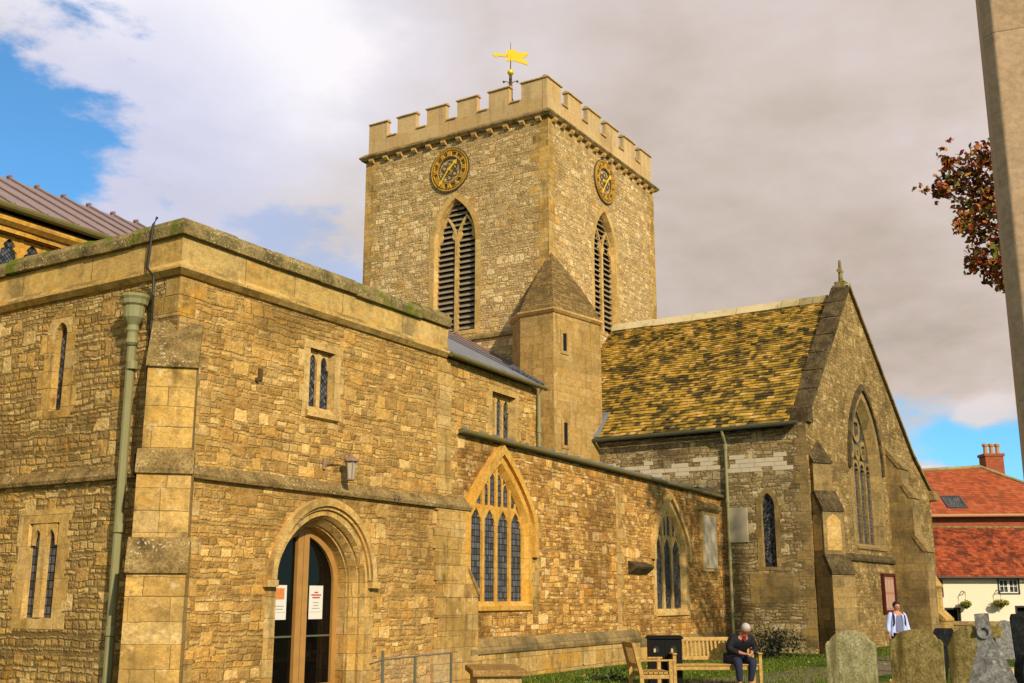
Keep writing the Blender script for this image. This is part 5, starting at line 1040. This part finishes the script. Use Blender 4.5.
# ------------------------------------------------------------------ gravestones
def stone(px, F, w_, top, shape, label, mat, tk=.11, yaw=0, lean=0, name='gravestone', group='gravestones in the churchyard', extra=None):
    p = FR(F, (px - 512) * F / 1138); a = R(HEAD - 90 + yaw); U = Vector((math.cos(a), math.sin(a), 0)); Nn = Vector((math.sin(a), -math.cos(a), 0)); h = w_ / 2
    fr = FrX((p.x, p.y, 0), U, Nn); pr = lambda L: [(x * h, z if z <= 0 else z * top) for x, z in L]
    if shape == 'shouldered':
        o = [(-1, 0), (1, 0), (1.02, .84)] + [(.92, .88), (.84, .885)] + [(.80 * math.cos(t_), .885 + .115 * math.sin(t_)) for t_ in [math.pi * (k + .4) / 12.8 for k in range(12)]] + [(-.84, .885), (-.92, .88), (-1.02, .84)]
    elif shape == 'round': o = [(-1, 0), (1, 0), (1.0, .72)] + [(math.cos(t_), .72 + .28 * math.sin(t_)) for t_ in [math.pi * k / 14 for k in range(1, 14)]] + [(-1.0, .72)]
    elif shape == 'broad': o = [(-1, 0), (1, 0), (1.02, .80), (.8, .93), (.45, .985), (.1, 1), (-.3, .97), (-.7, .92), (-1.03, .78)]
    elif shape == 'slab': o = [(-1, 0), (1, 0), (.92, .96), (.75, 1), (-.8, 1), (-.95, .95)]
    mb = MB(); L = pr(o); mb.prism(fr, L, [], -tk / 2, tk / 2)
    for i, v in enumerate(mb.v): 
        q = Vector((v.x, v.y, 0)) - Vector((p.x, p.y, 0)); v.x += U.x * lean * v.z + Nn.x * .02 * math.sin(v.z * 3); v.y += U.y * lean * v.z
    ob = mb.build(name, mat, None, bevel=.018); retile(ob); tag(ob, label, 'gravestone', group); return ob, fr
stone(847, 16.4, .68, 1.22, 'shouldered', 'pale lichen-covered shouldered gravestone nearest the seated man', 'grave_lichen', yaw=-30)
stone(912, 17.6, .76, 1.21, 'shouldered', 'brown mossy round-topped gravestone in front of the standing woman', 'grave_moss', yaw=-30)
stone(929, 24.0, .42, 1.08, 'slab', 'dark thin gravestone leaning to one side behind the brown mossy one', 'grave_dark', tk=.08, yaw=-28, lean=.22)
stone(966, 15.2, .56, 1.34, 'broad', 'broad orange-brown mossy gravestone directly behind the granite cross', 'grave_moss', tk=.14, yaw=-34)
stone(1003, 33, .75, 1.05, 'round', 'small grey rounded gravestone far off on the grass before the white cottage', 'grave_granite', yaw=0)
stone(1023, 17.8, .34, 1.44, 'slab', 'tall near-black gravestone beside the tan stone shaft', 'grave_dark', tk=.14, yaw=-30, lean=-.05)
stone(1021, 15.0, .30, .98, 'round', 'squat rounded dark gravestone in front of the tall near-black one', 'grave_dark', tk=.2, yaw=10)
# granite cross with a ring rising from rough rock
F = 13.4; k_ = F / 1138; p = FR(F, (984.5 - 512) * k_); a = R(HEAD - 90 - 22); fr = FrX((p.x, p.y, 0), (math.cos(a), math.sin(a), 0), (math.sin(a), -math.cos(a), 0))
xs_ = thing('cross_gravestone', (p.x, p.y, 0), 'grey granite ringed cross on a flaring rough-hewn shaft among the gravestones', 'gravestone', 'gravestones in the churchyard')
cz = 1.65 - 30 * k_; tz = 1.65 - 13 * k_; zz = lambda py: 1.65 - (py - 600) * k_; xx = lambda px: (px - 984.5) * k_
out = [(xx(955), 0), (xx(1022), 0), (xx(1014), .25), (xx(1008), zz(683)), (xx(1003), zz(668)), (xx(997), zz(655)), (xx(994), zz(645)), (xx(989), zz(638)), (xx(986.5), zz(628)), (xx(986), tz), (xx(973), tz - .01), (xx(973.5), zz(634)), (xx(974), zz(645)), (xx(969), zz(660)), (xx(965), zz(672)), (xx(961), zz(683))]
mb = MB(); mb.prism(fr, out, [], -.10, .10); mb.jit(0, .004); mb.build('shaft', 'grave_granite', xs_, bevel=.02)
mb = MB(); mb.prism(fr, [(xx(964), zz(637)), (xx(997), zz(636)), (xx(998), zz(626)), (xx(996), zz(624)), (xx(964), zz(626))], [], -.06, .06); mb.build('arms', 'grave_moss', xs_, bevel=.012)
cx = xx(980.5); C_ = lambda r_: [(cx + r_ * math.cos(2 * math.pi * k / 24), zz(631) + r_ * math.sin(2 * math.pi * k / 24)) for k in range(24)]
mb = MB(); mb.prism(fr, C_(6.5 * k_), [C_(4.2 * k_)], -.085, .125); mb.build('ring', 'grave_granite', xs_, bevel=.008)
# ledger slabs in the grass
for (px, F, w_, L) in ((1006, 26, 1.5, .7), (880, 21, 1.4, .8)):
    p = FR(F, (px - 512) * F / 1138); a = R(HEAD - 90 + 15); fr = FrX((p.x, p.y, 0), (math.cos(a), math.sin(a), 0), (math.sin(a), -math.cos(a), 0))
    mb = MB(); mb.box(fr, -w_ / 2, w_ / 2, 0, .16, -L / 2, L / 2); ob = mb.build('ledger_stone', 'tomb_stone' if px > 900 else 'lichen_stone', None, bevel=.02); retile(ob)
    tag(ob, 'pale flat ledger stone on the grass near the small far gravestone' if px > 900 else 'mottled flat ledger stone lying behind the two rounded gravestones', 'ledger stone')

# ------------------------------------------------------------------ tall stone shaft at the right edge
F = 5.2; fx = lambda px: (px - 512) / 1138 * F
pl = thing('stone_shaft', FR(F, fx(1030) + .1), 'tall smooth tan stone shaft with chamfered corners standing close to the viewer', 'stone pillar')
c0 = FR(5.45, 2.775); a = R(HEAD - 90 - 22); U, Nn = Vector((math.cos(a), math.sin(a), 0)), Vector((math.sin(a), -math.cos(a), 0))
def octo(h, ch): return [(-h + ch, -h), (h - ch, -h), (h, -h + ch), (h, h - ch), (h - ch, h), (-h + ch, h), (-h, h - ch), (-h, -h + ch)]
def ringp(h, ch, z): return [c0 + U * x - Nn * y + Vector((0, 0, z)) for x, y in octo(h, ch)]
mb = MB(); lev = [(.24, .055, 1.1), (.233, .054, 3), (.225, .052, 5.6)]
vs = [v for l in lev for v in ringp(*l)]; mb.add(vs, [(i * 8 + k, i * 8 + (k + 1) % 8, (i + 1) * 8 + (k + 1) % 8, (i + 1) * 8 + k) for i in range(2) for k in range(8)] + [tuple(range(8)), tuple(range(16, 24))]); mb.build('shaft', 'shaft_stone', pl, bevel=.008)
mb = MB()
for h, z0, z1 in ((.55, 0, .35), (.42, .35, .7), (.30, .7, 1.1)): mb.poly([c0 + U * x + Nn * y + Vector((0, 0, z0)) for x, y in ((-h, -h), (h, -h), (h, h), (-h, h))], z1 - z0)
mb.build('plinth', 'shaft_stone', pl, bevel=.02)
mb = MB(); fr = FrX(c0, U, Nn); mb.prism(fr, [(-.17, 5.6), (.17, 5.6), (.12, 6.0), (.45, 5.95), (.45, 6.25), (.12, 6.2), (.14, 6.7), (-.14, 6.7), (-.12, 6.2), (-.45, 6.25), (-.45, 5.95), (-.12, 6.0)], [], -.11, .11); mb.build('cross_head', 'shaft_stone', pl, bevel=.02)

# ------------------------------------------------------------------ vegetation
def leaf(mb, p, s, flat=0):
    a = Vector((random.gauss(0, 1), random.gauss(0, 1), random.gauss(0, 1) * (1 - flat))).normalized(); b_ = a.cross(Vector((random.gauss(0, 1), random.gauss(0, 1), random.gauss(0, 1)))).normalized()
    mb.cur = random.random(); n_ = a.cross(b_) * s * .15
    mb.add([p - a * s, p - a * s * .2 + b_ * s * .55 + n_, p + a * s * .5 + b_ * s * .35, p + a * s, p + a * s * .5 - b_ * s * .35, p - a * s * .2 - b_ * s * .55 + n_], [(0, 1, 2, 3, 4, 5)])
random.seed(21)
F = 24.0; tk = F / 1110
def skyp(px, py, F):                                   # a point F metres along the view, at that place in the sky
    P_ = R(13.11); u = (341.5 - py) / 1110; r = (px - 512) / 1110; f_ = math.cos(P_) - u * math.sin(P_); z_ = math.sin(P_) + u * math.cos(P_); return FR(F * f_, F * r, 1.65 + F * z_)
tree = thing('copper_leaved_tree', FR(24, 14.6), 'tree with dark red and green autumn leaves behind the tall stone shaft', 'tree')
mb = MB(); b0 = FR(24, 14.6); trunk_pts = [b0, b0 + Vector((.05, .1, 3)), b0 + Vector((-.05, .2, 6)), b0 + Vector((0, .1, 9)), b0 + Vector((.1, .2, 12.5))]; mb.tube(trunk_pts, [.32, .26, .22, .15, .05], 9); mb.build('trunk', 'twig', tree, smooth=True)
clumps = []
for (px, py, rr) in ((985, 160, 26), (968, 172, 26), (950, 182, 20), (972, 200, 26), (940, 190, 9), (990, 190, 30), (980, 222, 26), (988, 250, 24), (995, 272, 18), (1000, 215, 30), (1010, 250, 30), (965, 225, 14), (976, 262, 13), (1000, 150, 20), (1003, 284, 9), (948, 162, 7), (1040, 200, 60), (1060, 150, 60), (1060, 260, 60), (1100, 120, 80), (1110, 220, 80), (1160, 160, 90), (1110, 40, 70), (1180, 60, 80), (1130, 300, 60), (1200, 260, 80)):
    clumps.append((skyp(px, py, 24 + random.uniform(-.5, .5)), rr * tk * .8, rr))
mb = MB(); 
for p, r_, rr in clumps:
    s0 = b0 + Vector((0, .1, max(3, p.z - 1.2 - (b0 - p).to_2d().length * .25))); mid = s0.lerp(p, .55) + Vector((0, 0, .3)); mb.tube([s0, mid, p], [.05, .03, .008], 5)
    for k in range(4): q = p + Vector([random.gauss(0, 1) * r_ * .6 for _ in range(3)]); mb.tube([mid.lerp(p, .6), q], [.012, .004], 4)
mb.build('branches', 'twig', tree)
mb = MB()
for p, r_, rr in clumps:
    for k in range(int(34 + rr * 5)):
        d = Vector([random.gauss(0, 1) for _ in range(3)]); d = d.normalized() * (random.random() ** .5) * 1.12; d = Vector((d.x, d.y, d.z)) * r_
        leaf(mb, p + d, random.uniform(.055, .10))
for (px, py) in ((914, 189), (920, 186), (922, 190), (927, 192), (934, 194), (938, 156), (942, 149), (947, 140), (951, 141), (935, 203), (926, 188), (945, 168), (966, 273), (970, 268), (998, 290), (944, 150)):
    for k in range(3): leaf(mb, skyp(px + random.uniform(-2, 2), py + random.uniform(-2, 2), 24), random.uniform(.05, .08))
mb.build('crown', 'leaf_red', tree, fixn=False)
def bush(px, F, w_, h, n_, mat, label, name='low_shrub', s=.05, dz=0, depth=None, grp=None):
    p = FR(F, (px - 512) * F / 1138); r_ = thing(name, (p.x, p.y, dz), label, 'shrub', grp)
    mb = MB()
    for k in range(12): a = random.uniform(0, 6.28); q = Vector((math.cos(a) * w_ * .4, math.sin(a) * w_ * .4, random.uniform(.4, .95) * h)); mb.tube([(p.x, p.y, dz), p + q * .5 + Vector((0, 0, dz + .05)), p + q + Vector((0, 0, dz))], [.02, .012, .004], 5)
    mb.build('stems', 'twig', r_); mb = MB()
    cl = [(Vector((random.gauss(0, .30) * w_, random.gauss(0, .25) * w_, random.uniform(.15, .85) * h)), random.uniform(.15, .3) * w_) for _ in range(14)]
    for k in range(n_):
        c_, rr = random.choice(cl); d = Vector([random.gauss(0, .55) for _ in range(3)]) * rr; q = c_ + d; q.z = max(.02, q.z); leaf(mb, p + q + Vector((0, 0, dz)), s * random.uniform(.6, 1.3))
    mb.build('foliage', mat, r_, fixn=False)
bush(771, 33.5, 1.05, .95, 1100, 'leaf_dark', 'dark straggly shrub at the foot of the rough transept wall by the bench')
bush(604, 24.2, .9, .10, 260, 'leaf_green', 'low dark clump of leaves in the grass below the aisle wall plinth', s=.04)
# grass tufts on the visible lawns
random.seed(31); mb = MB()
def tuft(x, y):
    for k in range(3):
        a = random.uniform(0, 6.28); h = random.uniform(.03, .085); w_ = .008; lx_, ly_ = random.gauss(0, .03), random.gauss(0, .03); px_, py_ = x + random.gauss(0, .03), y + random.gauss(0, .03)
        mb.cur = random.random() ** 1.2; mb.add([(px_ - w_ * math.cos(a), py_ - w_ * math.sin(a), 0), (px_ + w_ * math.cos(a), py_ + w_ * math.sin(a), 0), (px_ + lx_, py_ + ly_, h)], [(0, 1, 2)])
for k in range(26000):
    px = random.uniform(520, 1024); F = 19 + (random.random() ** 1.3) * 24; p = FR(F, (px - 512) * F / 1138)
    wall_y = 13.1 + (p.x - 19.6) * .0457
    if p.x < 36.3 and p.y > wall_y - .1: continue
    if p.x > 35.5 and p.y > 10.3: continue
    on_path = p.y < 8.0 if px > 830 else (p.y < 10.4 and F < 23.2 and px < 760)
    if on_path and random.random() < .97: continue
    tuft(p.x, p.y)
o = mb.build('lawn_grass', 'grass_blade', None, fixn=False); o['kind'] = 'stuff'; o['label'] = 'short green grass along the foot of the church walls and between the graves'; o['category'] = 'grass'
random.seed(41); mb = MB()
for k in range(260):
    px = random.uniform(525, 1024); F = random.uniform(19, 33); p = FR(F, (px - 512) * F / 1138); leaf(mb, p + Vector((0, 0, .03)), random.uniform(.03, .06), .8)
o = mb.build('fallen_leaves', 'leaf_basket', None, fixn=False); o['kind'] = 'stuff'; o['label'] = 'scattered yellow and brown fallen leaves on grass and paving'; o['category'] = 'leaves'

# ------------------------------------------------------------------ the white cottage and the brick house behind it
F0 = 60.0; K = F0 / 1138
def ex(px, py, F): P_ = R(13.11); u = (341.5 - py) / 1110; r_ = (px - 512) / 1110; f_ = math.cos(P_) - u * math.sin(P_); return F * r_ / f_, 1.65 + F * (math.sin(P_) + u * math.cos(P_)) / f_
O0 = FR(F0, 0); UR = FR(0, 1); NR = -FR(1, 0); CF = FrX(O0, UR, NR)       # u = metres right of the view axis, d = towards the viewer
ux = lambda px: ex(px, 595, F0)[0]; uz = lambda py: ex(980, py, F0)[1]
cot = thing('white_cottage', CF.p(ux(975), 0, 0), 'low cream-rendered cottage with old red tiled roof, small-paned window and hanging baskets', 'house')
wl, wr = ux(905), ux(1110); ev_z = uz(577)
mb = MB(); mb.prism(CF, [(wl, -.3), (wr, -.3), (wr, ev_z + .1), (wl, ev_z + .1)], [[(ux(944.5), 0), (ux(958), 0), (ux(958), uz(609)), (ux(944.5), uz(609))], [(ux(1015), 0), (ux(1032), 0), (ux(1032), uz(607)), (ux(1015), uz(607))], [(ux(999), uz(594)), (ux(1020), uz(594)), (ux(1020), uz(579)), (ux(999), uz(579))], arch(ux(1001), 17 * K, 0, uz(630), uz(621), 6)], -.35, 0)
mb.box(CF, wl, wr, -.3, ev_z, -7, -6.7); mb.box(CF, wl, wl + .3, -.3, ev_z, -6.7, -.35); mb.build('wall', 'cream_render', cot)
for nm, (a_, b_, z0, z1) in (('doorway', (944.5, 958, 645, 609)), ('dark_window', (1015, 1032, 645, 607))):
    mb = MB(); mb.box(CF, ux(a_), ux(b_), 0, uz(z1), -.34, -.30); d_o = mb.build(nm, 'void_dark', cot); mb = MB(); mb.prism(CF, [(ux(a_) - .06, 0), (ux(b_) + .06, 0), (ux(b_) + .06, uz(z1) + .07), (ux(a_) - .06, uz(z1) + .07)], [[(ux(a_) + .02, -.1 + .11), (ux(b_) - .02, .01), (ux(b_) - .02, uz(z1) - .02), (ux(a_) + .02, uz(z1) - .02)]], -.1, .025); mb.build('frame', 'black_paint', d_o)
mb = MB(); mb.prism(CF, arch(ux(1001), 19 * K, 0, uz(630), uz(620), 6), [arch(ux(1001), 15.5 * K, .02, uz(630), uz(622), 6)], -.1, .03); ao = mb.build('archway', 'grave_granite', cot); mb = MB(); mb.prism(CF, arch(ux(1001), 16.5 * K, 0, uz(630), uz(621.5), 6), [], -.34, -.28); mb.build('infill', 'black_paint', ao)
def casement(a_, b_, z0, z1, nx, ny, par, pair=True):
    mb = MB(); mb.prism(CF, [(a_ - .07, z0 - .07), (b_ + .07, z0 - .07), (b_ + .07, z1 + .07), (a_ - .07, z1 + .07)], [[(a_, z0), (b_, z0), (b_, z1), (a_, z1)]], -.06, .03); w_ = mb.build('window', 'black_paint', par)
    mb = MB(); mid = (a_ + b_) / 2
    for s0, s1 in ((a_, mid - .01), (mid + .01, b_)):
        hs = [[(s0 + .05 + (s1 - s0 - .07) * i / nx, z0 + .05 + (z1 - z0 - .06) * j / ny), (s0 + .02 + (s1 - s0 - .07) * (i + 1) / nx, z0 + .05 + (z1 - z0 - .06) * j / ny), (s0 + .02 + (s1 - s0 - .07) * (i + 1) / nx, z0 + .02 + (z1 - z0 - .06) * (j + 1) / ny), (s0 + .05 + (s1 - s0 - .07) * i / nx, z0 + .02 + (z1 - z0 - .06) * (j + 1) / ny)] for i in range(nx) for j in range(ny)]
        mb.prism(CF, [(s0, z0), (s1, z0), (s1, z1), (s0, z1)], hs, -.05, -.01)
    mb.build('sash', 'white_paint', w_); mb = MB(); mb.box(CF, a_, b_, z0, z1, -.09, -.07); mb.build('glass', 'leaded_dark', w_)
casement(ux(999) + .05, ux(1020) - .05, uz(594) + .05, uz(579) - .03, 2, 2, cot)
mb = MB(); mb.box(CF, ux(938), ux(943.5), uz(597), uz(580), -.02, .05); mb.build('side_window', 'black_paint', cot)
er = MB(); tl, tr_ = ux(903), ux(1112); rt = uz(527) + .0
tiles(er, CF.p(tl, ev_z - .02, .35), CF.p(tr_, ev_z - .02, .35), CF.p(tr_, rt + .15, -3.3), CF.p(tl, rt + .15, -3.3), .18, .22, .012); er.build('roof', 'clay_tile_old', cot)
mb = MB(); mb.poly([CF.p(tl, rt + .1, -3.3), CF.p(tr_, rt + .1, -3.3), CF.p(tr_, ev_z - .05, -7.2), CF.p(tl, ev_z - .05, -7.2)], .08); mb.build('roof', 'clay_tile_old', cot)
mb = MB(); mb.tube([CF.p(tl, rt + .2, -3.3), CF.p(tr_, rt + .17, -3.3)], .06, 8); mb.build('ridge', 'lichen_stone', cot)
mb = MB(); mb.tube([CF.p(tl, ev_z - .05, .42), CF.p(tr_, ev_z - .05, .42)], .06, 8); mb.build('gutter', 'black_paint', cot)
for px, py in ((962, 603), (997, 602)):
    r_ = 5.2 if px < 980 else 7.5
    p = CF.p(ux(px), uz(py + 2.5), .42); hb = thing('hanging_basket', CF.p(ux(px), uz(py) + .2, .1), 'smaller hanging basket of yellow-green plants, above the dark cottage doorway' if px < 980 else 'larger hanging basket of pinkish and green plants below the small-paned cottage window', 'hanging basket', 'hanging baskets on the cottage')
    mb = MB(); mb.tube([CF.p(ux(px), uz(py - 12), 0), CF.p(ux(px), uz(py - 11), .42), CF.p(ux(px), uz(py + 1), .42)], .025, 5); mb.tube([CF.p(ux(px), uz(py - 8), 0), CF.p(ux(px), uz(py - 11), .3)], .02, 5); mb.build('bracket', 'iron', hb)
    mb = MB(); mb.lathe(p, [(.04, -.17), (.15, -.10), (.2, .03), (.2, .05)], 10); mb.build('basket', 'twig', hb)
    mb = MB()
    for k in range(480): d = Vector((random.gauss(0, 1), random.gauss(0, 1), random.gauss(0, .55))); d = d.normalized() * random.random() ** .4; leaf(mb, p + Vector((d.x * r_ * K, d.y * r_ * K, d.z * .22 + .08)), .05)
    mb.build('plants', 'leaf_basket', hb, fixn=False)
# brick house
F1 = 74.0; K1 = F1 / 1138; HF = FrX(FR(F1, 0), UR, NR); hx = lambda px, d=0, py=490: ex(px, py, F1 - d)[0]; hz = lambda py, d=0: ex(980, py, F1 - d)[1]
hs_ = thing('brick_house', HF.p(hx(970), 0, 0), 'red brick house with hipped tile roof, skylight and chimney behind the white cottage', 'house')
x0, x1 = hx(880), hx(1100); ez = hz(515)
mb = MB(); mb.box(HF, x0 + .4, x1 - .4, -.3, ez, -8, 0); mb.build('wall', 'brick', hs_)
rz_ = hz(469, -4); mb = MB()
rA, rB, rC, rD = HF.p(x0 - .3, ez - .1, .5), HF.p(hx(1098), ez + .02, .5), HF.p(hx(982, -4), rz_ + .1, -4), HF.p(x0 + 1.5, rz_ - .35, -4)
tiles(mb, rA, rB, rC, rD, .22, .3, .012); rf = mb.build('roof', 'clay_tile', hs_)
mb = MB(); mb.poly([rB, HF.p(hx(1098), ez, -8.5), rC], .05); mb.poly([rA, rD, HF.p(x0 - .3, ez, -8.5)], .05); mb.poly([rD, rC, HF.p(hx(1098), ez, -8.5), HF.p(x0 - .3, ez, -8.5)], .05); mb.build('roof', 'clay_tile', hs_)
mb = MB(); mb.tube([rD + Vector((0, 0, .06)), rC + Vector((0, 0, .06))], .13, 8); mb.tube([rC + Vector((0, 0, .06)), rB + Vector((0, 0, .08))], .12, 8); mb.build('ridge_tiles', 'ridge_stone', rf)
mb = MB(); mb.tube([rA + Vector((0, 0, -.02)) + NR * .05, rB + Vector((0, 0, -.02)) + NR * .05], .10, 8); mb.build('gutter', 'pot_clay', hs_)
# skylight lying in the slope
n_ = (rB - rA).cross(rD - rA).normalized(); n_ = n_ if n_.z > 0 else -n_; up = (rD - rA); up = (up - UR * up.dot(UR)).normalized(); lp = rA + UR * (hx(950, -1.2) - (x0 - .3)) + up * .85
sk = MB(); w_, h_ = .66, 1.5; P_ = lambda u, v, n: lp + UR * u + up * v + n_ * n
def slab(mb, u0, u1, v0, v1, n0, n1): mb.add([P_(u, v, n) for n in (n0, n1) for u, v in ((u0, v0), (u1, v0), (u1, v1), (u0, v1))], [(0, 1, 2, 3), (4, 5, 6, 7), (0, 1, 5, 4), (1, 2, 6, 5), (2, 3, 7, 6), (3, 0, 4, 7)])
slab(sk, -w_, -w_ + .1, 0, h_, 0, .16); slab(sk, w_ - .1, w_, 0, h_, 0, .16); slab(sk, -w_ + .1, w_ - .1, 0, .1, 0, .155); slab(sk, -w_ + .1, w_ - .1, h_ - .1, h_, 0, .155); so_ = sk.build('skylight', 'lead_dark', hs_)
sk = MB(); slab(sk, -w_ + .1, w_ - .1, .1, h_ - .1, .05, .11); sk.build('glass', 'leaded_glass', so_)
ch = MB(); cx0, cx1 = hx(983, -4.5, 470), hx(1001, -4.5, 470); cb = HF; ch.box(cb, cx0, cx1, rz_ - 3.2, hz(457, -4.5), -5.0, -3.9); ch.box(cb, cx0 - .08, cx1 + .08, hz(457, -4.5) + .002, hz(454.5, -4.5), -5.08, -3.82); cho = ch.build('chimney', 'brick', hs_)
for px in (985.5, 991.5, 997.5): mb = MB(); p = HF.p(hx(px, -4.5, 455), hz(454.5, -4.5), -4.45); mb.lathe(p, [(.20, 0), (.15, .1), (.14, .5), (.20, .6), (.20, .72), (.15, .76)], 10); mb.build('chimney_pot', 'pot_clay', cho)
# churchyard wall behind the graves, hedge beyond
mb = MB(); w0 = FR(52, 16.5); w1 = FR(50, 34); d = (w1 - w0).normalized(); fr = FrX(w0, d, Vector((d.y, -d.x, 0)))
L = (w1 - w0).length; mb.box(fr, 0, L, -.2, .55, -.35, 0); mb.prism(FrX(w0, fr.N, d), [(-.4, .55), (.05, .55), (-.17, .72)], [], 0, L); ob = mb.build('churchyard_wall', 'ashlar_dark', None); retile(ob); tag(ob, 'low stone churchyard wall in front of the white cottage', 'wall')
